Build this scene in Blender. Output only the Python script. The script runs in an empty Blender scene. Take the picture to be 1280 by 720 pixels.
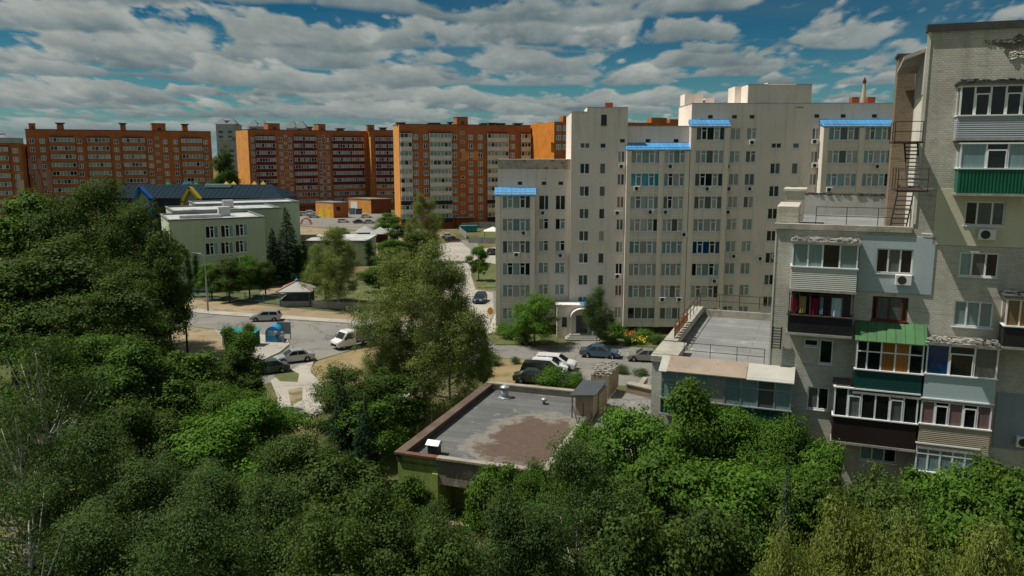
import bpy, bmesh, math, random
import numpy as np
from mathutils import Vector, Matrix
R = math.radians
scene = bpy.context.scene
COL = scene.collection
F = 995.6; TH = R(9.58); H = 24.0
cT, sT = math.cos(TH), math.sin(TH)

# ---------- where things stand (survey sightings turned into metres) ----------
def ray(u, v):
    a = (u-640)/F; b = (360-v)/F
    return Vector((a, cT+b*sT, -sT+b*cT))
def G(u, v, z=0.0):
    d = ray(u, v); t = (z-H)/d.z
    return Vector((d.x*t, d.y*t, z))
def AtY(u, v, Y):
    d = ray(u, v); t = Y/d.y
    return Vector((d.x*t, Y, H+d.z*t))
class Fr:
    """a building's own axes: x along the facade, y to the back, z up"""
    def __init__(s, x, y, ang):
        s.p = Vector((x, y, 0)); s.a = ang
        s.t = Vector((math.cos(ang), math.sin(ang), 0)); s.n = Vector((-math.sin(ang), math.cos(ang), 0))
    def px(s, u, v, off=0.0):
        d = ray(u, v); p = s.p - s.n*off; o = Vector((0, 0, H))
        t = (p-o).dot(s.n)/d.dot(s.n); w = o+d*t
        return (w-s.p).dot(s.t), w.z
    def side(s, u, v, x):
        d = ray(u, v); p = s.p + s.t*x; o = Vector((0, 0, H))
        t = (p-o).dot(s.t)/d.dot(s.t); w = o+d*t
        return (w-s.p).dot(s.n), w.z
    def loc(s, w):
        return (w-s.p).dot(s.t), (w-s.p).dot(s.n)
    def world(s, x, y, z=0):
        return s.p + s.t*x + s.n*y + Vector((0, 0, z))

# ---------- mesh building ----------
class MB:
    def __init__(s): s.v = []; s.f = []; s.m = []
    def add(s, vs, fs, m=0):
        o = len(s.v); s.v += [tuple(v) for v in vs]
        s.f += [tuple(i+o for i in f) for f in fs]; s.m += [m]*len(fs)
    def quad(s, a, b, c, d, m=0): s.add([a, b, c, d], [(0, 1, 2, 3)], m)
    def box(s, x0, y0, z0, x1, y1, z1, m=0):
        s.add([(x0,y0,z0),(x1,y0,z0),(x1,y1,z0),(x0,y1,z0),(x0,y0,z1),(x1,y0,z1),(x1,y1,z1),(x0,y1,z1)],
              [(0,3,2,1),(4,5,6,7),(0,1,5,4),(1,2,6,5),(2,3,7,6),(3,0,4,7)], m)
    def obox(s, c, t, hx, hy, z0, z1, m=0):
        """box turned to direction t, half lengths hx (along t) and hy"""
        t = Vector((t[0], t[1])).normalized(); n = Vector((-t.y, t.x)); c = Vector((c[0], c[1]))
        P = [c-t*hx-n*hy, c+t*hx-n*hy, c+t*hx+n*hy, c-t*hx+n*hy]
        s.prism([(p.x, p.y) for p in P], z0, z1, m)
    def prism(s, poly, z0, z1, m=0, bottom=True):
        n = len(poly)
        vs = [(x, y, z0) for x, y in poly]+[(x, y, z1) for x, y in poly]
        fs = [tuple(range(n, 2*n))]+[(i, (i+1) % n, (i+1) % n+n, i+n) for i in range(n)]
        if bottom: fs.append(tuple(reversed(range(n))))
        s.add(vs, fs, m)
    def tube(s, pts, rad, n=6, m=0, cap=True):
        pts = [Vector(p) for p in pts]
        if not isinstance(rad, (list, tuple)): rad = [rad]*len(pts)
        vs = []
        for i, p in enumerate(pts):
            d = (pts[min(i+1, len(pts)-1)]-pts[max(i-1, 0)]).normalized()
            a = d.orthogonal().normalized() if i == 0 else (a-d*a.dot(d)).normalized()
            b = d.cross(a)
            for k in range(n):
                q = 2*math.pi*k/n
                vs.append(p+(a*math.cos(q)+b*math.sin(q))*rad[i])
        fs = []
        for i in range(len(pts)-1):
            for k in range(n):
                fs.append((i*n+k, i*n+(k+1) % n, (i+1)*n+(k+1) % n, (i+1)*n+k))
        if cap:
            fs.append(tuple(reversed(range(n)))); fs.append(tuple(range((len(pts)-1)*n, len(pts)*n)))
        s.add(vs, fs, m)
    def lathe(s, prof, c=(0, 0, 0), n=12, m=0):
        vs = []; k = len(prof)
        for r, z in prof:
            for i in range(n):
                q = 2*math.pi*i/n
                vs.append((c[0]+r*math.cos(q), c[1]+r*math.sin(q), c[2]+z))
        fs = [(j*n+i, j*n+(i+1) % n, (j+1)*n+(i+1) % n, (j+1)*n+i) for j in range(k-1) for i in range(n)]
        fs.append(tuple(range((k-1)*n, k*n))); fs.append(tuple(reversed(range(n))))
        s.add(vs, fs, m)
    def wall(s, x0, x1, z0, z1, holes, y=0.0, dep=0.2, m=0, mr=None, back=True):
        """facade sheet at y with rectangular openings (a,b,c,d = x0,x1,z0,z1) and their reveals"""
        hs = [h for h in holes if h[0] > x0 and h[1] < x1 and h[2] > z0 and h[3] < z1]
        zs = sorted({round(z0, 4), round(z1, 4)} | {round(h[2], 4) for h in hs} | {round(h[3], 4) for h in hs})
        for za, zb in zip(zs, zs[1:]):
            if zb-za < 1e-4: continue
            mid = (za+zb)/2
            cut = sorted((h[0], h[1]) for h in hs if h[2] < mid < h[3])
            x = x0
            for a, b in cut:
                if a > x: s.quad((x,y,za),(a,y,za),(a,y,zb),(x,y,zb), m)
                x = max(x, b)
            if x < x1: s.quad((x,y,za),(x1,y,za),(x1,y,zb),(x,y,zb), m)
        mr = m if mr is None else mr
        for a, b, c, d in hs:
            e = y+dep
            s.quad((a,y,c),(b,y,c),(b,e,c),(a,e,c), mr); s.quad((a,y,d),(a,e,d),(b,e,d),(b,y,d), mr)
            s.quad((a,y,c),(a,e,c),(a,e,d),(a,y,d), mr); s.quad((b,y,c),(b,y,d),(b,e,d),(b,e,c), mr)
            if back: s.quad((a,e,c),(b,e,c),(b,e,d),(a,e,d), mr)
        return hs
    def rubble(s, x0, x1, y0, y1, z0, z1, n, rng, m=0, size=.18):
        for _ in range(n):
            c = Vector((rng.uniform(x0, x1), rng.uniform(y0, y1), rng.uniform(z0, z1)))
            r = size*rng.uniform(.5, 1.3)
            vs = [c+Vector((rng.uniform(.6, 1.2)*r*a, rng.uniform(.6, 1.2)*r*b*.8, rng.uniform(.4, 1)*r*.6*d)) for a in (-1, 1) for b in (-1, 1) for d in (-1, 1)]
            s.add(vs, [(0,1,3,2),(4,6,7,5),(0,4,5,1),(2,3,7,6),(0,2,6,4),(1,5,7,3)], m)
    def mesh(s, name, mats, smooth=False):
        me = bpy.data.meshes.new(name)
        me.from_pydata(s.v, [], s.f)
        for mt in (mats if isinstance(mats, (list, tuple)) else [mats]): me.materials.append(mt)
        me.polygons.foreach_set('material_index', s.m)
        if smooth: me.polygons.foreach_set('use_smooth', [True]*len(s.f))
        me.update(); return me
    def build(s, name, mats, parent=None, smooth=False, loc=None, rz=0):
        return link(name, s.mesh(name, mats, smooth), parent, loc, rz)
def link(name, data, parent=None, loc=None, rz=0):
    o = bpy.data.objects.new(name, data); COL.objects.link(o)
    if parent is not None: o.parent = parent
    if loc is not None: o.location = loc
    if rz: o.rotation_euler = (0, 0, rz)
    return o
def tag(o, label=None, cat=None, group=None, kind=None):
    if label: o['label'] = label
    if cat: o['category'] = cat
    if group: o['group'] = group
    if kind: o['kind'] = kind
    return o
def thing(name, loc, rz, label, cat, group=None):
    return tag(link(name, None, None, loc, rz), label, cat, group)
def bevelled(me, w=.04, seg=2, ang=30):
    bm = bmesh.new(); bm.from_mesh(me)
    bmesh.ops.remove_doubles(bm, verts=bm.verts, dist=1e-4)
    bmesh.ops.recalc_face_normals(bm, faces=bm.faces)
    es = [e for e in bm.edges if len(e.link_faces) == 2 and e.calc_face_angle(0) > R(ang)]
    bmesh.ops.bevel(bm, geom=es, offset=w, segments=seg, affect='EDGES', clamp_overlap=True)
    bm.to_mesh(me); bm.free(); me.update()
    return me

# ---------- materials ----------
MATS = {}
def nodes(name):
    m = bpy.data.materials.new(name); m.use_nodes = True
    return m, m.node_tree, m.node_tree.nodes['Principled BSDF']
def L(nt, a, b): nt.links.new(a, b)
def mixc(nt, fac, a, b, mode='MIX'):
    n = nt.nodes.new('ShaderNodeMix'); n.data_type = 'RGBA'; n.blend_type = mode
    for k, v in ((0, fac), (6, a), (7, b)):
        if hasattr(v, 'is_output'): L(nt, v, n.inputs[k])
        elif k: n.inputs[k].default_value = (*v[:3], 1)
        else: n.inputs[k].default_value = v
    return n.outputs[2]
def math_(nt, op, a, b=None, c=None, clamp=False):
    n = nt.nodes.new('ShaderNodeMath'); n.operation = op; n.use_clamp = clamp
    for i, v in enumerate((a, b, c)):
        if v is None: continue
        if hasattr(v, 'is_output'): L(nt, v, n.inputs[i])
        else: n.inputs[i].default_value = v
    return n.outputs[0]
def ramp(nt, fac, lo, hi):
    n = nt.nodes.new('ShaderNodeMapRange'); n.interpolation_type = 'SMOOTHSTEP'
    L(nt, fac, n.inputs[0]); n.inputs[1].default_value = lo; n.inputs[2].default_value = hi
    return n.outputs[0]
def noise(nt, vec, scale, detail=4, rough=.55, sc3=None):
    if sc3:
        mp = nt.nodes.new('ShaderNodeMapping'); L(nt, vec, mp.inputs[0]); mp.inputs['Scale'].default_value = sc3; vec = mp.outputs[0]
    n = nt.nodes.new('ShaderNodeTexNoise'); L(nt, vec, n.inputs['Vector'])
    n.inputs['Scale'].default_value = scale; n.inputs['Detail'].default_value = detail; n.inputs['Roughness'].default_value = rough
    return n.outputs[0]
def ocoord(nt): return nt.nodes.new('ShaderNodeTexCoord').outputs['Object']
def sc(c, k): return tuple(x*k for x in c[:3])
def M(name, col, rough=.85, var=.14, scale=.6, fine=6, bump=0, streak=0, metal=0, spec=.3, patch=None, coat=0, seam=None, crack=0):
    if name in MATS: return MATS[name]
    m, nt, b = nodes(name); co = ocoord(nt)
    n1 = ramp(nt, noise(nt, co, scale, 5), .3, .7)
    c = mixc(nt, n1, sc(col, 1-var), sc(col, 1+var))
    nf = noise(nt, co, fine, 3)
    c = mixc(nt, .35*min(1, var*4), c, mixc(nt, nf, sc(col, .6), sc(col, 1.35)))
    if streak:
        s = ramp(nt, noise(nt, co, 1.0, 4, .6, (1.6, 1.6, .12)), .5, .72)
        c = mixc(nt, math_(nt, 'MULTIPLY', s, streak), c, sc(col, .45))
    if patch:
        pc, plo, phi, ps = patch
        c = mixc(nt, ramp(nt, noise(nt, co, ps, 6, .6), plo, phi), c, pc)
    if seam:    # lapped sheets: thin dark joints every so many metres
        t = nt.nodes.new('ShaderNodeTexBrick'); L(nt, co, t.inputs['Vector']); t.inputs['Scale'].default_value = 1; t.inputs['Brick Width'].default_value = seam[0]; t.inputs['Row Height'].default_value = seam[1]
        t.inputs['Mortar Size'].default_value = seam[2]; t.inputs['Mortar Smooth'].default_value = .5; t.inputs['Color1'].default_value = (.92, .92, .92, 1); t.inputs['Color2'].default_value = (1.08, 1.08, 1.08, 1); t.inputs['Mortar'].default_value = (.5, .5, .5, 1)
        c = mixc(nt, 1.0, c, t.outputs[0], 'MULTIPLY')
    if crack:
        wv = nt.nodes.new('ShaderNodeVectorMath'); wv.operation = 'MULTIPLY_ADD'; nn = nt.nodes.new('ShaderNodeTexNoise'); L(nt, co, nn.inputs['Vector']); nn.inputs['Scale'].default_value = .8; nn.inputs['Detail'].default_value = 5
        L(nt, nn.outputs[1], wv.inputs[0]); wv.inputs[1].default_value = (2.2, 2.2, 0); L(nt, co, wv.inputs[2])
        v = nt.nodes.new('ShaderNodeTexVoronoi'); v.feature = 'DISTANCE_TO_EDGE'; v.inputs['Scale'].default_value = .16; L(nt, wv.outputs[0], v.inputs['Vector'])
        c = mixc(nt, math_(nt, 'MULTIPLY', ramp(nt, v.outputs['Distance'], .022, .008), crack), c, sc(col, .35))
    L(nt, c, b.inputs['Base Color'])
    b.inputs['Roughness'].default_value = rough; b.inputs['Metallic'].default_value = metal
    b.inputs['Specular IOR Level'].default_value = spec
    if coat: b.inputs['Coat Weight'].default_value = coat; b.inputs['Coat Roughness'].default_value = .05
    if bump:
        bp = nt.nodes.new('ShaderNodeBump'); bp.inputs['Strength'].default_value = bump; bp.inputs['Distance'].default_value = .05
        L(nt, nf, bp.inputs['Height']); L(nt, bp.outputs[0], b.inputs['Normal'])
    MATS[name] = m; return m
def brick(name, col, mortar, bw=.27, bh=.105, var=.2, streak=.35, msize=.014, patch=None):
    if name in MATS: return MATS[name]
    m, nt, b = nodes(name); co = ocoord(nt)
    sp = nt.nodes.new('ShaderNodeSeparateXYZ'); L(nt, co, sp.inputs[0])
    cb = nt.nodes.new('ShaderNodeCombineXYZ')
    L(nt, math_(nt, 'ADD', sp.outputs[0], sp.outputs[1]), cb.inputs[0]); L(nt, sp.outputs[2], cb.inputs[1])
    t = nt.nodes.new('ShaderNodeTexBrick'); L(nt, cb.outputs[0], t.inputs['Vector'])
    t.inputs['Scale'].default_value = 1; t.inputs['Brick Width'].default_value = bw; t.inputs['Row Height'].default_value = bh
    t.inputs['Mortar Size'].default_value = msize; t.inputs['Mortar Smooth'].default_value = .2; t.inputs['Bias'].default_value = 0
    t.inputs['Color1'].default_value = (*sc(col, 1-var), 1); t.inputs['Color2'].default_value = (*sc(col, 1+var), 1)
    t.inputs['Mortar'].default_value = (*mortar, 1)
    c = mixc(nt, .5, t.outputs[0], mixc(nt, ramp(nt, noise(nt, co, .35, 5), .3, .7), sc(col, .75), sc(col, 1.2)), 'MIX')
    c = mixc(nt, ramp(nt, noise(nt, co, 1.0, 3, .6, (.5, .5, 7.)), .55, .75), c, sc(col, .62))
    if streak:
        c = mixc(nt, math_(nt, 'MULTIPLY', ramp(nt, noise(nt, co, 1.0, 4, .6, (.9, .9, .12)), .5, .75), streak), c, sc(col, .4))
    if patch:
        pc, plo, phi, ps = patch
        c = mixc(nt, ramp(nt, noise(nt, co, ps, 6, .6), plo, phi), c, pc)
    L(nt, c, b.inputs['Base Color']); b.inputs['Roughness'].default_value = .9; b.inputs['Specular IOR Level'].default_value = .2
    bp = nt.nodes.new('ShaderNodeBump'); bp.inputs['Strength'].default_value = .6; bp.inputs['Distance'].default_value = .02; bp.invert = True
    L(nt, t.outputs['Fac'], bp.inputs['Height']); L(nt, bp.outputs[0], b.inputs['Normal'])
    MATS[name] = m; return m
def glassm(name, col, rough=.06, var=.5, spec=.5):
    """window glass over a dim room or a curtain, with soft vertical curtain folds"""
    m, nt, b = nodes(name); co = ocoord(nt)
    geo = nt.nodes.new('ShaderNodeNewGeometry'); oi = nt.nodes.new('ShaderNodeObjectInfo')
    r = math_(nt, 'FRACT', math_(nt, 'ADD', geo.outputs['Random Per Island'], oi.outputs['Random']))
    folds = noise(nt, co, 1.0, 2, .5, (9, 9, .6))
    c = mixc(nt, folds, sc(col, .6), sc(col, 1.3))
    c = mixc(nt, math_(nt, 'MULTIPLY', r, var), c, sc(col, .35))
    L(nt, c, b.inputs['Base Color']); b.inputs['Roughness'].default_value = rough
    b.inputs['Specular IOR Level'].default_value = spec
    bp = nt.nodes.new('ShaderNodeBump'); bp.inputs['Strength'].default_value = .04; bp.inputs['Distance'].default_value = .3
    L(nt, noise(nt, co, .8, 2), bp.inputs['Height']); L(nt, bp.outputs[0], b.inputs['Normal'])
    MATS[name] = m; return m
g_dark = glassm('glass_over_dark_room', (.012, .014, .015))
g_dim = glassm('glass_over_dim_room', (.13, .14, .135))
g_curt = glassm('glass_over_pale_curtain', (.42, .42, .37))
g_teal = glassm('glass_painted_sky_teal', (.24, .36, .37), spec=.7)  # sky reflection put into the base colour as pale teal
g_blue = glassm('glass_over_blue_blind', (.004, .045, .16))
g_cyan = glassm('glass_over_turquoise_blind', (.02, .30, .38))
g_warm = glassm('glass_over_warm_curtain', (.24, .16, .08))
g_rose = glassm('glass_over_rose_blind', (.22, .14, .14))
g_orange = glassm('glass_over_orange_curtain', (.40, .17, .05))
GL = [g_dark, g_dim, g_curt, g_teal, g_blue, g_cyan, g_warm, g_rose, g_orange]
DK, DM, CU, TE, BL, CY, WA, RO, OR = range(9)
pvc = M('white_window_plastic', (.78, .80, .80), .4, .05, spec=.5)
redwood = M('red_painted_wood', (.13, .03, .025), .6, .15)
frame_dark = M('dark_window_frame', (.05, .06, .06), .5, .1)
concrete = M('weathered_concrete', (.33, .32, .29), .9, .2, .5, 5, .3, .4)
rubble_m = M('crumbling_concrete', (.29, .28, .25), .95, .45, 1.2, 7, .6)
dark_felt = M('roofing_felt_edge', (.06, .06, .06), .9, .3)
rust = M('rusty_steel', (.06, .036, .028), .8, .4, 2)
steel_dk = M('dark_painted_steel', (.035, .035, .035), .6, .2)
galv = M('galvanised_sheet', (.35, .38, .40), .45, .2, metal=.4)
white_paint = M('white_paint', (.72, .71, .67), .7, .08)

# ---------- windows ----------
WCACHE = {}
def window_meshes(w, h, cols, opener, pal, fr, bw, sill, var):
    key = (round(w, 2), round(h, 2), tuple(cols), tuple(opener), tuple(pal), fr.name, bw, sill, var)
    if key in WCACHE: return WCACHE[key]
    rng = random.Random(hash((round(w, 2), round(h, 2), var, len(cols), tuple(pal))))
    f = MB(); p = MB()
    y0, y1 = .05, .13
    f.box(0, y0, 0, w, y1, bw); f.box(0, y0, h-bw, w, y1, h)
    f.box(0, y0, bw, bw, y1, h-bw); f.box(w-bw, y0, bw, w, y1, h-bw)
    x = 0; tot = sum(cols)
    for i, c in enumerate(cols):
        xe = x+w*c/tot
        if i < len(cols)-1: f.box(xe-bw*.6, y0+.004, bw, xe+bw*.6, y1, h-bw)
        a, b = x+bw*.5, xe-bw*.5
        if i in opener:
            f.box(a, y0-.012, h*.70, b, y1-.01, h*.70+bw*.9)
            f.box(a, y0-.012, bw, a+bw*.7, y1-.01, h*.7); f.box(b-bw*.7, y0-.012, bw, b, y1-.01, h*.7)
            f.box(a, y0-.012, bw, b, y1-.01, bw*1.7)
        p.quad((a, .10, bw*.5), (b, .10, bw*.5), (b, .10, h-bw*.5), (a, .10, h-bw*.5), rng.choice(pal))
        x = xe
    if sill: f.box(-.06, -.09, -.06, w+.06, y0, 0)
    WCACHE[key] = (f.mesh('window', fr), p.mesh('pane', GL))
    return WCACHE[key]
def put_window(root, x, z, w, h, cols=(1, 1), opener=(), pal=(DK,), y=0., fr=None, bw=.07, sill=True, var=0, name='window', pname='pane'):
    a, b = window_meshes(w, h, cols, opener, pal, fr or pvc, bw, sill, var)
    o = link(name, a, root, (x, y, z)); link(pname, b, o)
    return o
def put_ac(root, x, z, y=0., w=.85, h=.6):
    b = MB(); b.box(0, -.34, 0, w, -.04, h); b.box(.08, -.04, .05, .13, 0, .12); b.box(w-.13, -.04, .05, w-.08, 0, .12)
    o = link('air_conditioner', bevelled(b.mesh('air_conditioner', white_paint), .02, 1), root, (x, y, z))
    g = MB()
    n = 14; cx, cz, r = w*.4, h*.5, h*.4
    g.add([(cx+r*math.cos(2*math.pi*k/n), -.35, cz+r*math.sin(2*math.pi*k/n)) for k in range(n)]+[(cx+r*math.cos(2*math.pi*k/n), -.335, cz+r*math.sin(2*math.pi*k/n)) for k in range(n)],
          [tuple(range(n))]+[(k, (k+1) % n, (k+1) % n+n, k+n) for k in range(n)])
    g.build('fan_grille', steel_dk, o)
    return o
# ---------- trees ----------
def leafm(name, col, trans=.26, hue=.25):
    m, nt, b = nodes(name)
    geo = nt.nodes.new('ShaderNodeNewGeometry'); oi = nt.nodes.new('ShaderNodeObjectInfo')
    co = ocoord(nt)
    r = geo.outputs['Random Per Island']
    c = mixc(nt, r, sc(col, .62), sc(col, 1.4))
    c = mixc(nt, math_(nt, 'MULTIPLY', oi.outputs['Random'], hue), c, (col[0]*1.35, col[1]*1.1, col[2]*.9))
    c = mixc(nt, math_(nt, 'MULTIPLY', ramp(nt, noise(nt, co, .45, 2), .42, .62), .5), c, (col[0]*1.35, col[1]*1.3, col[2]*.9))
    L(nt, c, b.inputs['Base Color']); b.inputs['Roughness'].default_value = .65; b.inputs['Specular IOR Level'].default_value = .1
    tr = nt.nodes.new('ShaderNodeBsdfTranslucent'); L(nt, mixc(nt, .5, c, (col[0]*2.2, col[1]*1.9, col[2]*.5)), tr.inputs[0])
    mx = nt.nodes.new('ShaderNodeMixShader'); mx.inputs[0].default_value = trans
    L(nt, b.outputs[0], mx.inputs[1]); L(nt, tr.outputs[0], mx.inputs[2])
    L(nt, mx.outputs[0], nt.nodes['Material Output'].inputs[0])
    MATS[name] = m; return m
lf_green = leafm('maple_leaves', (.062, .125, .020))
lf_fresh = leafm('ash_leaves', (.080, .170, .026))
lf_dark = leafm('linden_leaves', (.056, .098, .024))
lf_olive = leafm('birch_leaves', (.058, .104, .033))  # gloom of the front trees put into this darkened leaf colour
lf_pale = leafm('pale_birch_leaves', (.15, .198, .066))
lf_yell = leafm('willow_leaves', (.15, .19, .048))
lf_ndl = leafm('spruce_needles', (.018, .048, .022), .12)
lf_blue = leafm('blue_spruce_needles', (.06, .10, .075), .12)
lf_thuja = leafm('thuja_sprays', (.02, .055, .014), .15)
bark = M('brown_bark', (.085, .065, .05), .95, .3, 2, 12, .5)
bark_w = M('birch_bark', (.42, .40, .36), .85, .25, 1.5, 8, .3, patch=((.04, .035, .03), .58, .64, 2.5))

def leaf_mesh(name, pos, nrm, size, mat, droop=0., asp=.62, rng=None):
    n = len(pos)
    nrm = nrm/np.linalg.norm(nrm, axis=1)[:, None]
    r = rng.normal(size=(n, 3)); r[:, 2] -= droop
    a = r-nrm*np.sum(r*nrm, axis=1)[:, None]; a /= np.linalg.norm(a, axis=1)[:, None]
    b = np.cross(nrm, a)
    s = (size*rng.uniform(.6, 1.35, n))[:, None]
    fold = nrm*s*.10
    V = np.empty((n, 4, 3))
    V[:, 0] = pos-a*s*.5; V[:, 1] = pos+b*s*.5*asp+fold; V[:, 2] = pos+a*s*.5; V[:, 3] = pos-b*s*.5*asp+fold
    me = bpy.data.meshes.new(name)
    me.vertices.add(n*4); me.vertices.foreach_set('co', V.reshape(-1).astype(np.float32))
    me.loops.add(n*4); me.loops.foreach_set('vertex_index', np.arange(n*4, dtype=np.int32))
    me.polygons.add(n); me.polygons.foreach_set('loop_start', np.arange(0, n*4, 4, dtype=np.int32))
    me.materials.append(mat); me.update(calc_edges=True)
    return me
def crown_clumps(rng, h0, h1, w, prof, n, rc, lobes=9):
    """clump centres gathered on a few big limbs, so that the outline is uneven and gaps open between limbs"""
    C = []; Rr = []
    LB = []
    q0 = rng.uniform(0, 6.28)
    for i in range(lobes):
        t = .1+.82*(i+.5)/lobes+rng.uniform(-.06, .06); q = q0+i*2.4+rng.uniform(-.4, .4)
        rad = w/2*prof(t)*rng.uniform(.45, .75) if i < lobes-1 else w*.06
        LB.append((rad*math.cos(q), rad*math.sin(q), h0+(h1-h0)*t, w*rng.uniform(.17, .27)*max(.55, prof(t))))
    while len(C) < n:
        x, y, z, r = LB[rng.integers(0, lobes)]
        d = rng.normal(size=3); d /= np.linalg.norm(d); k = rng.uniform(.2, 1)**.5
        cr = rc*rng.uniform(.4, 1.15)
        c = (x+d[0]*r*k, y+d[1]*r*k, z+d[2]*r*k*.85)
        if c[2] > h1+.1*(h1-h0) or c[2] < h0*.6: continue
        C.append(c); Rr.append(cr)
    return np.array(C), np.array(Rr)
def leaves_in(rng, C, Rr, n, flat=.7, core=.55, per=52, tw=.34):
    """twig clusters spread through the clumps, leaves spread round each twig"""
    m = max(8, n//per)
    idx = rng.choice(len(C), m, p=Rr**2/np.sum(Rr**2))
    d = rng.normal(size=(m, 3)); d /= np.linalg.norm(d, axis=1)[:, None]
    rad = Rr[idx]*(core+(1-core)*rng.random(m)**.5)*(1+.22*rng.normal(size=m))
    sub = C[idx]+d*rad[:, None]*np.array([1, 1, flat])
    k = rng.integers(0, m, n)
    e = rng.normal(size=(n, 3)); sz = tw*rng.uniform(.6, 1.5, m)[k]
    pos = sub[k]+e*sz[:, None]*np.array([1, 1, .55])
    dd = d[k]*.6+e*np.array([.35, .35, .35])
    return pos, dd, idx
def trunk_mesh(rng, h, r, C, nl, mat, lean=.3, n=7):
    b = MB()
    px = lambda t: (lean*math.sin(2.2*t+1)*t, lean*math.cos(1.7*t)*t*.6, h*t)
    ts = [0, .04, .15, .35, .55, .75, .92]
    b.tube([px(t) for t in ts], [r*1.5, r*1.08, r*.95, r*.78, r*.55, r*.32, r*.1], n)
    for i in rng.choice(len(C), min(nl, len(C)), replace=False):
        c = C[i]; t = max(.12, min(.85, c[2]/h*.72)); p = Vector(px(t)); e = Vector(c)
        mid = p.lerp(e, .5)+Vector((0, 0, -.08*(e-p).length)); rr = r*(1-t)*.5+.02
        b.tube([p, p.lerp(mid, .5), mid, mid.lerp(e, .6), e], [rr, rr*.8, rr*.6, rr*.4, rr*.15], 5)
    return b.mesh('trunk', mat, True)
PROTO = {}
def proto_round(key, seed, h, w, h0, leaf, mat, nl, nc, rc, prof, tmat=None, droop=.2, asp=.62, flat=.62, core=.2, up=.6, limbs=14, tr=None, lean=.3, lobes=9):
    rng = np.random.default_rng(seed)
    C, Rr = crown_clumps(rng, h0, h-rc*.5, w, prof, nc, rc, lobes)
    pos, d, _ = leaves_in(rng, C, Rr, nl, flat, core)
    nrm = d*.7+np.array([0, 0, up])+rng.normal(size=d.shape)*.38
    PROTO[key] = (h, w, trunk_mesh(rng, h*.95, tr or h*.019, C, limbs, tmat or bark, lean), leaf_mesh('crown', pos, nrm, leaf, mat, droop, asp, rng))
dome = lambda t: math.sin(math.pi*min(1, .12+.88*t)**.75)**.6 if t < .98 else .2
egg = lambda t: max(.15, math.sin(math.pi*(.12+.84*t)**1.05)**.75)
tall = lambda t: max(.12, (1-t)**.55*min(1, .45+2.2*t))
for i in range(3):
    proto_round('green%d' % i, 10+i, 12, 8.2, 2.6, (.19, .25, .29)[i], lf_green, (56000, 36000, 28000)[i], 62, 1.5, dome)
    proto_round('dark%d' % i, 20+i, 12, 8.0, 2.2, (.175, .27, .21)[i], lf_dark, (58000, 30000, 44000)[i], 60, 1.55, egg)
for i in range(2):
    proto_round('fresh%d' % i, 30+i, 12, 8.0, 2.4, (.18, .24)[i], lf_fresh, (56000, 38000)[i], 66, 1.4, dome, droop=.5)
    proto_round('birch%d' % i, 40+i, 14, 8.0, 2.2, .15, lf_olive, 70000, 120, 1.0, egg, bark_w, 1.2, .5, 1.5, .1, .3, 26, .14)
for i in range(2): proto_round('pale%d' % i, 80+i, 15, 11.5, 1.0, .16, lf_pale, 92000, 170, .85, lambda t: max(.2, math.sin(math.pi*(.16+.80*t))**.7), bark_w, 1.5, .45, 1.5, .15, .3, 24, .17, .5, 15)
proto_round('sparse', 45, 14, 8.5, 2.5, .15, lf_olive, 17000, 80, .7, egg, bark_w, 1.2, .5, 1.3, .2, .15, 60, .30, .9)
proto_round('wispy', 46, 12, 3.0, 1.0, .16, lf_green, 13000, 60, .5, tall, bark, .4, .55, .9, .2, .3, 20, .10)
proto_round('ball', 47, 7, 6.2, 1.9, .15, lf_fresh, 26000, 75, .8, lambda t: math.sin(math.pi*(.08+.84*t))**.5, flat=.8, limbs=10)
proto_round('bush0', 48, 1.8, 2.2, .15, .12, lf_fresh, 5200, 26, .4, dome, limbs=6, tr=.03)
proto_round('bush1', 49, 1.8, 2.2, .15, .12, lf_dark, 5200, 26, .4, dome, limbs=6, tr=.03)
proto_round('bush2', 50, 1.6, 2.6, .1, .11, lf_olive, 4200, 30, .35, dome, limbs=6, tr=.03)
proto_round('column', 51, 6, 1.5, .15, .13, lf_thuja, 9000, 46, .33, lambda t: max(.1, (1-t)**.5*min(1, .6+3*t)), limbs=4, up=.2, tr=.06, lean=.02)
def proto_spruce(key, seed, h, w, mat):
    rng = np.random.default_rng(seed); P = []; N = []
    b = MB(); b.tube([(0, 0, 0), (0, 0, h*.5), (0, 0, h)], [.2, .12, .02], 7)
    z = 1.0
    while z < h-.15:
        t = (z-1)/(h-1); rr = w/2*(1-t)**.85+.12
        nb = max(5, int(11*(1-t)+5))
        for k in range(nb):
            q = rng.uniform(0, 6.28); ln = rr*rng.uniform(.7, 1.1)
            m = max(5, int(ln*34))
            s = np.sqrt(rng.random(m)); droop = -.32*ln*s*s+.12*ln*s
            wd = rng.normal(size=m)*.16*(1.1-s)*ln+rng.normal(size=m)*.05
            P.append(np.stack([math.cos(q)*ln*s-math.sin(q)*wd, math.sin(q)*ln*s+math.cos(q)*wd, z+droop+rng.normal(size=m)*.05-np.abs(wd)*.3], 1))
            N.append(np.stack([math.cos(q)*.5+rng.normal(size=m)*.5, math.sin(q)*.5+rng.normal(size=m)*.5, .8+rng.normal(size=m)*.3], 1))
        z += .20+.16*(1-t)
    PROTO[key] = (h, w, b.mesh('trunk', bark, True), leaf_mesh('crown', np.concatenate(P), np.concatenate(N), .2, mat, .8, .35, rng))
proto_spruce('spruce', 60, 12, 5.0, lf_ndl)
proto_spruce('bluespruce', 61, 10, 3.4, lf_blue)
for i in range(2): proto_round('willow%d' % i, 70+i, 9, 8.5, 2.0, .17, lf_yell, 64000, 110, .8, dome, bark, 1.4, .36, .9, .2, .65, 16, .2)
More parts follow.
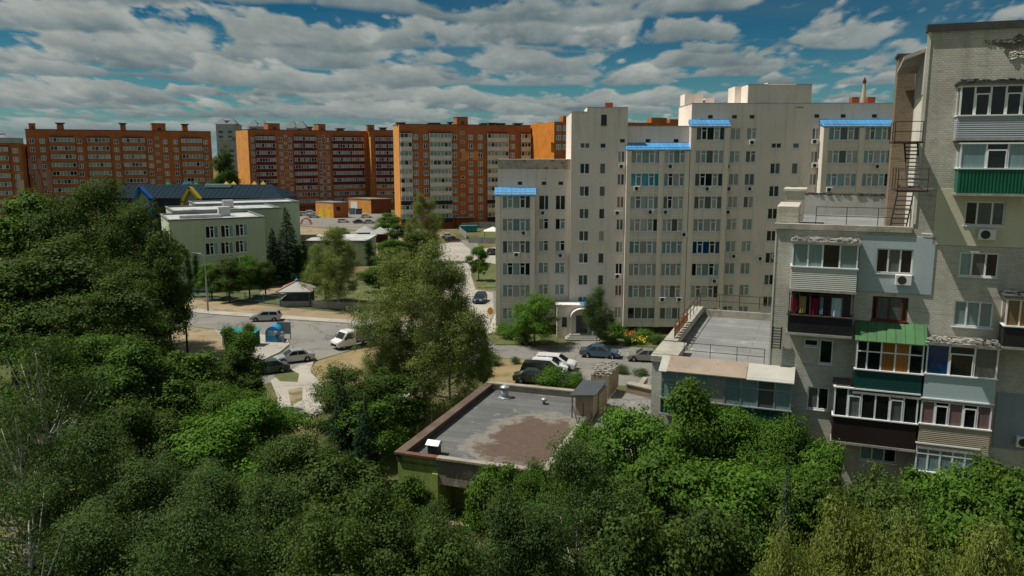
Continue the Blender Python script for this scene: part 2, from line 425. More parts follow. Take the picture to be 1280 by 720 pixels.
for k in ('willow0', 'willow1'):    # arching wands over the crown
    h_, w_, tm_, cm_ = PROTO[k]; rng = np.random.default_rng(len(k)+ord(k[-1])); P = []; N = []
    for j in range(420):
        q = rng.uniform(0, 6.28); rr_ = w_*.42*math.sqrt(rng.random()); z = h_*(.97-.45*(rr_/(w_*.5))**2)+rng.uniform(-1.2, .2)
        ln = rng.uniform(.8, 2.0); m = int(ln*22); s_ = np.linspace(0, 1, m); q2 = q+rng.uniform(-.8, .8)
        P.append(np.stack([rr_*math.cos(q)+math.cos(q2)*ln*.75*s_, rr_*math.sin(q)+math.sin(q2)*ln*.75*s_, z+ln*(.75*s_-1.5*s_**2.4)], 1)+rng.normal(size=(m, 3))*.04)
        N.append(rng.normal(size=(m, 3))*.4+np.array([math.cos(q2)*.3, math.sin(q2)*.3, .7]))
    wm = leaf_mesh('wands', np.concatenate(P), np.concatenate(N), .16, lf_yell, 1.0, .34, rng)
    bm = bmesh.new(); bm.from_mesh(cm_); bm.from_mesh(wm); bm.to_mesh(cm_); bm.free(); bpy.data.meshes.remove(wm)

TRNG = random.Random(5)
def plant(key, name, x, y, h, w, label, cat='tree', group=None, z=0.):
    ph, pw, tm, cm = PROTO[key]
    o = thing(name, (x, y, z), TRNG.uniform(0, 6.28), label, cat, group)
    o.scale = (w/pw, w/pw, h/ph)
    link('trunk', tm, o); link('crown', cm, o)
    return o
def tree(key, name, u, vtop, Y, wpx, label, group=None, vref=None):
    p = AtY(u, vtop, Y)
    plant(key, name, p.x, Y, p.z*1.05, wpx/F*math.hypot(p.x, Y)*(1.08 if Y < 46 else 1.0), label, 'tree', group)
# ---------- grey apartment building in the middle ----------
stucco = M('grey_beige_stucco', (.78, .69, .615), .9, .08, .12, 3, .15, .3)
stucco_bay = M('bay_stucco', (.74, .665, .595), .9, .07, .12, 3, .15, .3)
stucco_pil = M('pale_pilaster_stucco', (.82, .725, .61), .9, .06, .2, 3, .1, .2)
stain_par = M('flaking_parapet', (.48, .41, .33), .95, .2, .5, 4, .4, .3, patch=((.26, .12, .06), .54, .60, 1.3))
blue_tin = M('blue_painted_tin', (.07, .29, .58), .5, .16, spec=.4, seam=(.6, 9, .03), streak=.25)
brownplinth = M('brown_plinth', (.14, .065, .04), .9, .2)
p0 = AtY(700, 415, 106)
CB = Fr(p0.x, 106, R(-1.0))
cen = thing('apartment_building', (p0.x, 106, 0), R(-1.0), 'grey beige stucco apartment block with blue roof bands and stepped skyline', 'building')
def cs(u, off=0., v=200): return CB.px(u, v, off)[0]
def czz(v, u=800): return CB.px(u, v)[1]
ZR = [26.55-2.95*k for k in range(9)]           # window middles of the flats, top floor first
ZS = [25.02-2.95*k for k in range(8)]           # stair windows sit half a floor lower
rc = random.Random(77)
holes = []; wins = []
def cwin(u, zc, w, h, cols, opener, pal, off=0., var=None, v=200, **kw):
    x = cs(u, off, v)-w/2; z = zc-h/2
    holes.append((x, x+w, z, z+h, off)); wins.append((x, z, w, h, cols, opener, pal, off, rc.randrange(5) if var is None else var, kw))
BAY = ((.8, .85, 1.1, .85, .8), (1, 3))
flat_pal = lambda: rc.choice(((TE, CU, TE), (CU, DM, DK), (TE, TE, CU), (CU, DM, TE), (CU, CU, DM), (TE, DM, CU), (CU, TE, DK)))
def bay_row(u, rows, off, w=3.95, lay=BAY):
    for z in rows:
        pal = flat_pal()
        if abs(u-807) < 2 and abs(z-ZR[2]) < .1: pal = (CY, CY, TE)
        if abs(u-887) < 2 and abs(z-ZR[5]) < .1: pal = (BL, DK, BL)
        cwin(u, z, w, 1.72, lay[0], lay[1], pal, off, name='balcony_glazing')
# left wing: glazed bay, then two columns of windows
bay_row(645.5, [ZR[3]+.05]+ZR[4:8], 1.2, 3.7)
cwin(645.5, ZR[8]-.1, 3.7, 1.55, BAY[0], BAY[1], (DM, TE), 1.2, name='balcony_glazing')
for u in (680, 701):
    for i in range(3, 9):
        tallw = i == 3
        cwin(u, ZR[i]-(.1 if tallw else 0), 1.35, 1.95 if tallw else 1.5, (1, 1) if u > 690 or not tallw else (1.2, .8), () if tallw else (1,), (DK,) if tallw else flat_pal())
# stair tower: paired dark windows and narrow ones, plus a tall vent opening on top
for i, z in enumerate(ZS):
    cwin(731, z, 1.3, .75 if i == 0 else 1.4, (1, 1), (), (DK, DK, DM), .6)
    if i < 7: cwin(753.5, z, .8, .7 if i == 0 else 1.4, (1,), (), rc.choice(((DK,), (DM,), (CU,), (WA, DK))), .6)
cwin(754, 28.3, .75, 1.35, (1,), (), (DK,), .6, fr=frame_dark)
for z in ZR[1:9]: cwin(776.5, z, .95, 1.5, (1, 1), (), rc.choice(((DM, CU), (WA, CU), (DK, DM))), .6)
# first bay block
bay_row(807, ZR[1:8], 1.3, 3.75); bay_row(846, ZR[1:8], 1.3, 3.25)
cwin(807, ZR[8], 3.75, 1.6, (1, 1, .9, 1.1), (), (DK, DM, CU), 1.3, name='balcony_glazing'); cwin(846, ZR[8], 3.25, 1.6, (1, 1, 1, 1), (), (DM, CU), 1.3, name='balcony_glazing')
# second bay
bay_row(887, ZR[0:8], 1.3, 3.65)
cwin(887, ZR[8], 3.65, 1.6, BAY[0], BAY[1], (DM, CU), 1.3, name='balcony_glazing')
for u in (918, 938):
    for z in ZR: cwin(u, z, 1.35, 1.55, (1, 1), (1,) if rc.random() < .5 else (), flat_pal())
# second stair tower
for i, z in enumerate(ZS):
    cwin(969.5, z, 1.35, .7 if i == 0 else 1.45, (1, 1), (), (DK, DK, DM))
    cwin(994, z, .85, .7 if i == 0 else 1.45, (1,), (), rc.choice(((DK,), (DM,), (TE,))))
cwin(996, 30.6, .8, 1.35, (1,), (), (DM,), fr=frame_dark)
for z in ZR: cwin(1017.5, z, .95, 1.5, (1, 1), (), flat_pal())
# right bay
bay_row(1053, ZR[0:8], 1.3, 3.95); bay_row(1096, ZR[0:8], 1.3, 3.5)

w = MB(); DEP = 13
def volume(x0, x1, off, z1, dep=DEP, z0=0., m=0):
    w.wall(x0, x1, z0, z1, [h[:4] for h in holes if abs(h[4]-off) < .01], -off, .17, m, m)
    y0, y1 = -off, dep
    w.quad((x0,y1,z0),(x0,y0,z0),(x0,y0,z1),(x0,y1,z1), m); w.quad((x1,y0,z0),(x1,y1,z0),(x1,y1,z1),(x1,y0,z1), m)
    w.quad((x1,y1,z0),(x0,y1,z0),(x0,y1,z1),(x1,y1,z1), m)
    w.quad((x0,y0,z1),(x1,y0,z1),(x1,y1,z1),(x0,y1,z1), m)
xA0, xA1 = cs(622), cs(713.5); xB1 = cs(783); xC = cs(862.5); xE = cs(1118)
volume(xA0, xA1, 0, 23.2); volume(xA1, xB1, .6, 29.3)
volume(xB1, xC, 0, 27.5); volume(xC, xE, 0, 30.4, 9)
bays = []
for u0, u1, off, zt in ((619, 669, 1.2, 19.0), (783.5, 862, 1.3, 24.8), (862.3, 910.5, 1.3, 27.75), (1027, 1117, 1.3, 27.75)):
    bays.append((cs(u0, off)+(.02 if u0 == 862.3 else 0), cs(u1, off), off, zt))
for x0, x1, off, zt in bays: volume(x0, x1, off, zt, -.02, 1.1, 1)
w.box(cs(733, .6), -.63, 29.3, xB1-.02, 4.5, 29.85)
x0, x1 = cs(931), cs(1009.5); w.box(x0, -.004, 30.4, x1, 5, 32.75); w.box(cs(955), .1, 32.75, cs(990), 4, 33.0)
w.box(cs(924)-.1, 3.4, 30.4, cs(931)-.02, 7, 32.8)
w.box(xC+.1, 5.5, 30.4, xC+2.6, 8.8, 32.0); w.box(xC+3, 6, 30.4, xC+4.2, 7.5, 31.5)
w.build('wall', [stucco, stucco_bay], cen)
# parapet caps, vents, bands, pilasters, plinth
b = MB()
for x0, x1, off, zt, dp in ((xA0, xA1, 0, 23.2, DEP), (xA1, cs(733, .6), .6, 29.3, DEP), (xB1, xC, 0, 27.5, DEP), (xC, xE, 0, 30.4, 9)):
    b.box(x0-.06, -off-.06, zt, x1-.01, -off+.32, zt+.07)
    b.box(x0-.06, -off+.32, zt, x0+.28, dp, zt+.07)
b.box(cs(733, .6), -.7, 29.85, xB1+.04, -.3, 29.92); b.box(cs(931)-.05, -.07, 32.75, cs(955), .3, 32.82); b.box(cs(990), -.07, 32.75, cs(1009.5)+.05, .3, 32.82)
b.build('parapet_cap', galv, cen)
b = MB(); b.box(xA0+.05, -.03, 22.0, xA1-.05, -.003, 23.15); b.build('flaking_parapet_render', stain_par, cen)
for x0, x1, off, zt in bays:
    b = MB(); y = -off
    b.add([(x0-.12, y-.32, zt-.28), (x1+.12, y-.32, zt-.28), (x1+.12, .0, zt+.62), (x0-.12, .0, zt+.62),
           (x0-.12, y-.32, zt-.32), (x1+.12, y-.32, zt-.32), (x1+.12, .0, zt+.02), (x0-.12, .0, zt+.02)],
          [(0,1,2,3), (4,7,6,5), (0,4,5,1), (1,5,6,2), (0,3,7,4)])
    b.build('blue_roof_band', blue_tin, cen)
    b = MB()
    nb = [x0+.02, x1-.62] + ([cs(826.5, off)-.3] if zt == 24.8 else []) + ([cs(1075, off)-.3] if x1 > xE-2 and x0 > xC+10 else [])
    for xp in nb: b.box(xp, y-.12, 1.1, xp+.6, y-.003, zt-.5)
    b.build('pilaster', stucco_pil, cen)
    for k in range(1, 9):
        z = ZR[k]+1.28
        if z < zt-1:
            b = MB(); b.box(x0+.62, y-.035, z-.06, x1-.62, y-.003, z+.05); b.build('floor_band', stucco_pil, cen)
for u, v in ((650, 229), (680, 229), (701, 229), (778, 176), (810, 176), (845, 176), (888, 146), (918, 146), (940, 146), (1021, 145), (1054, 145), (1093, 145)):
    off = .6 if u == 778 else 0
    x, z = CB.px(u, v, off)
    b = MB(); b.box(x-.3, -off-.012, z-.22, x+.3, -off-.004, z+.22, 0); b.box(x-.36, -off-.05, z-.3, x+.36, -off-.004, z-.23, 1)
    b.build('vent_opening', [g_dark, stucco_pil], cen)
b = MB(); b.box(xA0, -.05, 0, xE, -.004, 1.05); b.build('plinth', brownplinth, cen)
for x, z, ww, hh, cols, op, pal, off, var, kw in wins:
    put_window(cen, x, z, ww, hh, cols, op, pal, -off, bw=.085, var=var, **kw)
for u, v, off in ((777, 208, .6), (796, 235.5, 1.3), (813, 265, 1.3), (832, 265, 1.3), (855, 293, 1.3), (910, 208, 0), (911, 236, 0), (910, 265, 0), (940, 178, 0), (1018, 177, 0), (1018, 207, 0),
                  (772, 345, .6), (828, 374, 1.3), (849, 374, 1.3), (950, 323, 0), (1036, 237, 1.3), (1013, 300, 0), (893, 351, 1.3), (968, 320, 0), (679, 266, 0), (701, 319, 0), (646, 318, 1.2), (655, 291, 1.2), (937, 236, 0), (917, 320, 0), (772, 266, .6), (884, 236, 1.3), (838, 208, 1.3), (1096, 208, 1.3)):
    x, z = CB.px(u, v, off); put_ac(cen, x-.42, z-.3, -off)
# entrance porch
x0, x1 = cs(697), cs(738)
b = MB(); b.wall(x0, x1, 0, 4.3, [(cs(706)-.3, cs(706)+.35, 1.5, 2.75), (cs(728)-.75, cs(728)+.75, .6, 3.0)], -3.2, .35)
b.quad((x0,-3.2,0),(x0,0,0),(x0,0,4.3),(x0,-3.2,4.3)); b.quad((x1,-3.2,0),(x1,-.6,0),(x1,-.6,4.3),(x1,-3.2,4.3)); b.quad((x0,-3.2,4.3),(x1,-3.2,4.3),(x1,-.6,4.3),(x0,-.6,4.3))
po = b.build('entrance_porch', stucco, cen)
b = MB(); b.box(x0-.2, -3.45, 4.3, x1+.2, -.65, 4.45, 0); b.box(x0+3, -3.3, 4.452, x1-.2, -1, 4.52, 1); b.build('porch_roof', [white_paint, blue_tin], po)
b = MB(); b.box(cs(728)-.73, -2.95, .6, cs(728)+.73, -2.88, 2.98); b.build('door', M('steel_grey_door', (.09, .11, .13), .5, .1), po)
put_window(po, cs(706)-.3, 1.5, .65, 1.25, (1,), (), (DK,), -3.2, fr=frame_dark)
b = MB(); xc = cs(728); n = 12
vs = []
for y in (-4.3, -3.22):
    for r in (1.5, 1.32):
        vs += [(xc+r*math.cos(math.pi*k/n), y, 2.95+r*.75*math.sin(math.pi*k/n)) for k in range(n+1)]
q = n+1
fs = [(k, k+1, k+1+2*q, k+2*q) for k in range(n)]+[(q+k, q+k+1+0, q+k+1+2*q, q+k+2*q) for k in range(n)]+[(k, k+1, k+1+q, k+q) for k in range(n)]
b.add(vs, fs); b.box(xc-1.5, -4.25, .6, xc-1.25, -4.0, 2.95); b.box(xc+1.25, -4.25, .6, xc+1.5, -4.0, 2.95)
b.build('arched_canopy', white_paint, po)
b = MB()
for k in range(3): b.box(xc-1.7-.25*k, -4.4-.32*k, 0, xc+1.7+.25*k, -3.22, .6-.2*k-.001*k)
b.build('step', concrete, po)
# lift rooms and red vents on the roof
rvb = brick('red_vent_brick', (.30, .07, .035), (.2, .1, .08))
for u in (763, 1076, 1096):
    b = MB(); b.box(cs(u)-.5, 3, 29.3 if u < 800 else 30.4, cs(u)+.5, 4, 30.7 if u < 800 else 31.4, 0); b.build('roof_vent', rvb, cen)
# ---------- stepped brick building on the right ----------
lb = brick('white_silicate_brick', (.53, .51, .44), (.34, .33, .29), .27, .125, .16, .42, .017, patch=((.36, .345, .30), .56, .68, .7))
lb_d = brick('brown_brick', (.25, .195, .14), (.16, .13, .1), .27, .125, .2, .3, .02)
felt = M('grey_bitumen_roof', (.20, .205, .20), .9, .2, .35, 5, .3, patch=((.29, .28, .25), .58, .70, .5), seam=(9, 1.0, .03))
grey_render = M('grey_render', (.40, .40, .37), .9, .12, .5, 4, .2, .3)
plaster_w = M('white_plaster', (.66, .62, .54), .9, .1, .5, 4, .2, .25)
cream = M('cream_insulation_render', (.60, .57, .43), .9, .05, .3, 5, .1, .12)
ltblue = M('pale_blue_insulation_render', (.42, .50, .53), .9, .06, .3, 5, .1, .2)
slate_bl = M('slate_blue_render', (.26, .31, .34), .9, .08, .3, 5, .1, .2)
pv = AtY(1030, 360, 47.0)
RB = Fr(pv.x, 47.0, R(-21.0))
rgt = thing('brick_apartment_building', (pv.x, 47, 0), R(-21), 'pale brick apartment block with mismatched balconies and stepped roof terraces', 'building')
def rx(u, v, off=0): return RB.px(u, v, off)[0]
def rz_(u, v, off=0): return RB.px(u, v, off)[1]
def rect(u0, v0, u1, v1, off=0):
    um, vm = (u0+u1)/2, (v0+v1)/2
    return rx(u0, vm, off), rx(u1, vm, off), rz_(um, v1, off), rz_(um, v0, off)
rr = random.Random(3)
xL = rx(815, 460); xM = rx(968, 330); xT = rx(1153, 140); xE2 = rx(1390, 300)
zL = rz_(900, 452); zM = rz_(1060, 282); zT = rz_(1215, 29)
DM_, DT = 18.0, 15.0
W = []   # flush windows: rect, cols, opener, palette, frame
W += [((1095,311,1141,342), (1,1,1), (), (DK,DM,DK), pvc), ((1090,371,1135,401), (.5,1.3,1.3,.6), (), (DK,TE,DM), redwood),
      ((1024,425,1041,455), (1,), (), (DK,), pvc), ((1005,424,1023,433), (1,), (), (DK,), pvc), ((1009,484,1036,512), (1,1), (), (DK,DM), pvc),
      ((1192,377,1241,409), (1,1,1), (), (TE,TE), pvc), ((1199,316,1248,346), (1,1.1,1), (), (TE,DM,DK), pvc), ((1206,252,1256,282), (1,1.2,1), (), (TE,DM,TE,DK), pvc),
      ((1075,548,1121,577), (1,1,1), (), (TE,DK), pvc), ((1284,505,1330,540), (1,1), (), (DK,), pvc)]
hol = [rect(*q[0]) for q in W]
B = [  # glazing u0,v0,u1,v1, panel bottom v, columns, openers, palette per column, panel material, roof, protrusion
 dict(r=(990,306,1073,334), vb=363, cols=(1,.9,1.05,1.1), op=(), pal=(TE,TE,DK,TE), pm='sw', roof='rubble'),
 dict(r=(986,363,1067,395), vb=418, cols=(1,1,1,1,1,1), op=(), pal=None, pm='bk', roof=None),
 dict(r=(1070,429,1155,464), vb=493, cols=(.8,1,1,1,1), op='tr', pal=(DK,DK,OR,OR,DK), pm='gr', roof='awning'),
 dict(r=(1157.5,434,1248,470), vb=503, cols=(1.1,1.2,1.1), op=(1,), pal=(BL,DK,DM), pm='lb', roof='rubble'),
 dict(r=(1042,489,1148,524), vb=557, cols=(1,1,1,1,1,1), op=(1,4), pal=(DK,DM,DK,DK,DM,DK), pm='br', roof=None),
 dict(r=(1150.5,502,1240,533), vb=563, cols=(1,1,1,1,1), op=(1,3), pal=(RO,DK,RO,DK,RO), pm='sb', roof=None),
 dict(r=(1144,558,1222,592), vb=615, cols=(1,1,1,1,1), op='tr', pal=(TE,TE,TE,TE,TE), pm='br', roof=None),
 dict(r=(1200,108,1294,143), vb=172, cols=(1.2,1.3,1.2,1.3,1), op=(1,3), pal=(DK,DK,DK,DK,DK), pm='sg', roof='slab'),
 dict(r=(1200,180,1294,210), vb=242, cols=(1.6,1.3,1.6), op=(1,), pal=(TE,DK,TE), pm='gc', roof=None),
 dict(r=(1257,377,1330,409), vb=436, cols=(1,1,1,1), op=(), pal=(WA,OR,DK,DM), pm='bk', roof='slab'),
 dict(r=(826,470,990,505), vb=525, cols=(1,1,1,1,1,1,1,1), op='tr', pal=(TE,TE,TE,CU,TE,TE,DM,TE), pm='gr', roof='sheet'),
]
PM = dict(sw=M('white_siding', (.56,.56,.50), .6, .04), bk=M('black_sheet', (.016,.017,.018), .5, .2), gr=M('dark_green_sheet', (.008,.055,.05), .5, .15),
          lb=M('light_blue_panel', (.42,.52,.53), .6, .04), br=M('dark_brown_panel', (.025,.015,.013), .6, .2), sb=M('beige_siding', (.40,.34,.25), .6, .05),
          sg=M('grey_siding', (.36,.40,.43), .5, .05), gc=M('green_corrugated_sheet', (.012,.13,.075), .45, .1))
w = MB()
w.wall(xL, xM, 0, zL-.35, hol, 0, .2, 0); w.wall(xM, xE2, 0, zM-.3, hol, 0, .2, 0); w.wall(xT, xE2, zM-.3, zT-.35, hol, 0, .2, 0)
for xx, z0, z1, d in ((xL, 0, zL-.35, DM_), (xM, zL-.5, zM-.3, DM_)):
    w.quad((xx,d,z0),(xx,0,z0),(xx,0,z1),(xx,d,z1))
w.quad((xM,DM_,zL-.5),(xL,DM_,0),(xL,DM_,zL-.35),(xM,DM_,zL-.35)); w.quad((xT,DM_,zL-.5),(xM,DM_,zL-.5),(xM,DM_,zM-.3),(xT,DM_,zM-.3))
zsd = RB.px(1160, 57)[1]; w.quad((xT,DT,zM-.5),(xT,0,zM-.5),(xT,0,zsd),(xT,DT,zsd), 2); w.quad((xT,.5,zsd-.01),(xT,0,zsd-.01),(xT,0,zT-.35),(xT,.5,zT-.35), 2); w.quad((xT,.5,zsd-.3),(xE2,.5,zsd-.3),(xE2,.5,zT-.35),(xT,.5,zT-.35))
w.quad((xE2,0,0),(xE2,DT,0),(xE2,DT,zsd),(xE2,0,zsd)); w.quad((xE2,DT,zM),(xT,DT,zM),(xT,DT,zsd),(xE2,DT,zsd))
# stair tower and upper wall seen past the tall block's edge
y0t = RB.side(1141, 150, xT)[0]; ztw = RB.px(1131, 67, -y0t)[1]
w.box(xT-1.05, y0t, zM-.4, xT-.01, y0t+1.6, ztw-.15, 1)
w.box(xT-.04, .02, rz_(1150, 118), xT-.003, y0t-.01, zsd-.3, 3)
w.build('wall', [lb, lb_d, plaster_w, grey_render], rgt)
# roofs, caps
for q in ((xL+.3, .3, zL-.95, xM-.01, DM_-.3, zL-.7), (xM+.25, .25, zM-.9, xT-.02, DM_-.3, zM-.6), (xT+.02, .5, zsd-.3, xE2, DT, zsd-.02)):
    b = MB(); b.box(*q); b.build('flat_roof', felt, rgt)
cap_m = M('stained_cap_concrete', (.36,.34,.29), .95, .25, .8, 5, .4, .5)
b = MB(); b.box(xM-.12, -.14, zM-.3, xT-.02, .42, zM+.02); b.build('parapet_cap', cap_m, rgt)
b = MB()
b.box(xL-.1, -.12, zL-.35, xM-.01, .42, zL+.02)
b.box(xL-.1, .43, zL-.35, xL+1.6, 4.2, zL+.05); b.box(xL-.05, 4.3, zL-.35, xL+.9, DM_, zL+.1)
b.box(xL+1.2, DM_-.35, zL-.7, xM, DM_, zL-.1)
b.build('parapet_cap', cap_m, rgt)
b = MB(); b.box(xT-.12, -.16, zT-.35, xE2, .6, zT+.03); b.box(xT-1.15, y0t-.1, ztw-.15, xT-.01, y0t+1.7, ztw); b.build('roof_edge', dark_felt, rgt)
for q in ((xT-.05, -.05, zM+.2, xT+.13, -.004, zT-.36), (xM-.04, -.035, 11, xM+.05, -.004, zM-.31)):
    b = MB(); b.box(*q); b.build('corner_plaster', plaster_w, rgt)
# canopy slab over the loggia beside the tall block
zc = RB.px(1157, 70)[1]
b = MB(); b.add([(xT-1.1, y0t-.2, zc-.3), (xT-.01, y0t-.2, zc-.3), (xT-.01, .6, zc+.5), (xT-1.1, .6, zc+.1), (xT-1.1, y0t-.2, zc-.5), (xT-.01, y0t-.2, zc-.5), (xT-.01, .6, zc+.3), (xT-1.1, .6, zc-.1)],
                [(0,1,2,3),(4,7,6,5),(0,4,5,1),(3,2,6,7),(0,3,7,4)]); b.build('canopy_slab', concrete, rgt)
# painted insulation patches
for (r4, mt) in (((1073.5,295,1167,366), ltblue), ((1168,237,1300,308), cream), ((1243,492,1300,562), slate_bl)):
    a, c, d, e = rect(*r4)
    b = MB(); hs = b.wall(a, c, d, e, [h for h in hol], -.05, .05, back=False)
    b.quad((a,-.05,d),(a,0,d),(a,0,e),(a,-.05,e)); b.quad((a,-.05,e),(c,-.05,e),(c,0,e),(a,0,e)); b.quad((c,-.05,d),(c,0,d),(c,0,e),(c,-.05,e)); b.quad((a,-.05,d),(c,-.05,d),(c,0,d),(a,0,d))
    b.build('insulation_patch', mt, rgt)
for q, h in zip(W, hol):
    put_window(rgt, h[0], h[2], h[1]-h[0], h[3]-h[2], q[1], q[2], q[3], 0, fr=q[4], bw=.075, var=0)
for u, v in ((1118,355), (1221,299), (1268,556)): put_ac(rgt, rx(u, v), rz_(u, v), -.05)
def balcony(r, vb, cols, op, pal, pm, roof, off=1.15):
    x0, x1, z0, z1 = rect(*r, off); um = (r[0]+r[2])/2
    zb = rz_(um, vb, off); y = -off; pm_ = PM[pm]
    b = MB(); b.box(x0-.04, y-.04, zb-.14, x1+.04, -.003, zb); ob = b.build('balcony', concrete, rgt)
    b = MB(); b.box(x0, y, zb+.001, x1, y+.05, z0-.07); b.box(x0, y+.05, zb+.001, x0+.05, -.003, z0-.07); b.box(x1-.05, y+.05, zb+.001, x1, -.003, z0-.07)
    if pm in ('sw', 'sb', 'sg'):
        n = int((z0-zb)/.115)
        for k in range(n):
            z = zb+.02+k*(z0-.1-zb)/n; dz = (z0-.1-zb)/n
            b.add([(x0,y-.03,z),(x1,y-.03,z),(x1,y-.003,z+dz*.93),(x0,y-.003,z+dz*.93),(x0,y-.002,z),(x1,y-.002,z)], [(0,1,2,3),(0,4,5,1)])
            b.add([(x0-.03,y,z),(x0-.03,-.01,z),(x0-.003,-.01,z+dz*.93),(x0-.003,y,z+dz*.93)], [(0,1,2,3)])
    elif pm == 'gc':
        n = int((x1-x0)/.16)
        for k in range(n): xx = x0+(k+.2)*(x1-x0)/n; b.box(xx, y-.04, zb+.01, xx+.08, y-.002, z0-.075)
    b.build('parapet', pm_, ob)
    b = MB()   # rail and posts
    trim = rust if pal is None else (pvc if pm not in ('br',) or True else pvc)
    b.box(x0-.07, y-.08, z0-.07, x1+.07, y+.09, z0); b.box(x0-.07, y+.09, z0-.07, x0+.06, -.003, z0); b.box(x1-.06, y+.09, z0-.07, x1+.07, -.003, z0)
    if pal is not None:
        b.box(x0-.07, y-.06, z1, x1+.07, y+.09, z1+.08); b.box(x0-.07, y+.09, z1, x0+.06, -.003, z1+.08)
        b.box(x0, y, z0, x0+.08, y+.09, z1); b.box(x1-.08, y, z0, x1, y+.09, z1); b.box(x0, -.1, z0, x0+.06, -.003, z1)
        tot = sum(cols); x = x0
        for i, c in enumerate(cols):
            xe = x+(x1-x0)*c/tot
            if i < len(cols)-1: b.box(xe-.045, y+.006, z0, xe+.045, y+.08, z1)
            if op != 'tr' and i in op:
                b.box(x+.045, y-.012, z0+(z1-z0)*.72, xe-.045, y+.07, z0+(z1-z0)*.72+.07); b.box(x+.045, y-.012, z0, x+.10, y+.07, z0+(z1-z0)*.72); b.box(xe-.10, y-.012, z0, xe-.045, y+.07, z0+(z1-z0)*.72)
            x = xe
        if op == 'tr': b.box(x0+.08, y+.0, z0+(z1-z0)*.62, x1-.08, y+.08, z0+(z1-z0)*.62+.07)
        b.build('glazing_frame', pvc if roof != 'sheet' else galv, ob)
        p = MB(); x = x0
        for i, c in enumerate(cols):
            xe = x+(x1-x0)*c/tot
            p.quad((x+.02,y+.04,z0),(xe-.02,y+.04,z0),(xe-.02,y+.04,z1),(x+.02,y+.04,z1), pal[i]); x = xe
        p.quad((x0+.03,-.05,z0),(x0+.03,y+.04,z0),(x0+.03,y+.04,z1),(x0+.03,-.05,z1), pal[0]); p.quad((x1-.03,y+.04,z0),(x1-.03,-.05,z0),(x1-.03,-.05,z1),(x1-.03,y+.04,z1), pal[-1])
        p.build('pane', GL, ob)
    else:
        tot = len(cols)
        for i in range(1, tot): xx = x0+(x1-x0)*i/tot; b.box(xx-.025, y, z0, xx+.025, y+.05, z1-.001)
        b.box(x0, y, z0, x0+.05, y+.05, z1-.001); b.box(x1-.05, y, z0, x1, y+.05, z1-.001); b.box(x0, y, z1-.3, x1, y+.04, z1-.27)
        b.build('railing', rust, ob)
        p = MB(); p.box(x0+.1, -.05, zb, x1-.1, -.01, z1, 0); p.box(x0+.4, -.08, z0-.2, x0+1.6, -.052, z1-.25, 1); p.build('back_sheet_and_window', [dark_felt, g_dark], ob)  # near-black sheet over the whole back wall, one window pane on it
    if roof in ('rubble', 'slab'):
        b = MB(); zt = z1+.08; b.box(x0-.12, y-.16, zt+.001, x1+.12, -.003, zt+.11)
        if roof == 'rubble': b.rubble(x0, x1, y-.05, -.15, zt+.12, zt+.26, 230, rr, 0, .10)
        else:
            b.box(x0-.18, y-.22, zt+.112, x1+.15, -.003, zt+.2, 1); b.rubble(x0, x1, y-.1, -.2, zt+.22, zt+.27, 24, rr, 1, .15)
        b.build('roof', [rubble_m, dark_felt], ob)
    elif roof == 'awning':
        zt = z1+.09; zu = rz_(1112, 403, .1)
        b = MB(); vs = [(x0-.12,y-.25,zt),(x1+.12,y-.25,zt),(x1+.12,-.003,zu),(x0-.12,-.003,zu)]; vs += [(a_, b_, c_-.05) for a_, b_, c_ in vs]
        b.add(vs, [(0,1,2,3),(4,7,6,5),(0,4,5,1),(1,5,6,2),(3,7,4,0)]); b.build('roof', M('green_metal_roof', (.06,.155,.06), .5, .15, spec=.4, seam=(.5, 9, .03), streak=.3), ob)
    elif roof == 'sheet':
        zt = z1+.09; xs = x0+(x1-x0)*.66
        b = MB()
        for a_, c_, m_ in ((x0-.15, x0+.35, 1), (x0+.36, xs, 0), (xs+.02, x1+.1, 1)):
            dz = 0 if m_ == 0 else .05
            vs = [(a_,y-.22,zt-.05-dz),(c_,y-.22,zt-.05-dz),(c_,-.003,zt+.62-dz),(a_,-.003,zt+.62-dz)]; vs += [(p_, q_, r_-.06) for p_, q_, r_ in vs]
            b.add(vs, [(0,1,2,3),(4,7,6,5),(0,4,5,1),(1,5,6,2),(3,7,4,0)], m_)
        b.build('roof', [M('tan_sheet_roof', (.30,.24,.19), .8, .15, patch=((.2,.1,.06), .62, .7, 1.5)), M('pale_sheet_roof', (.42,.41,.36), .7, .1)], ob)
    return x0, x1, z0, z1, zb
BX = {}
for i, q in enumerate(B): BX[i] = balcony(**q)
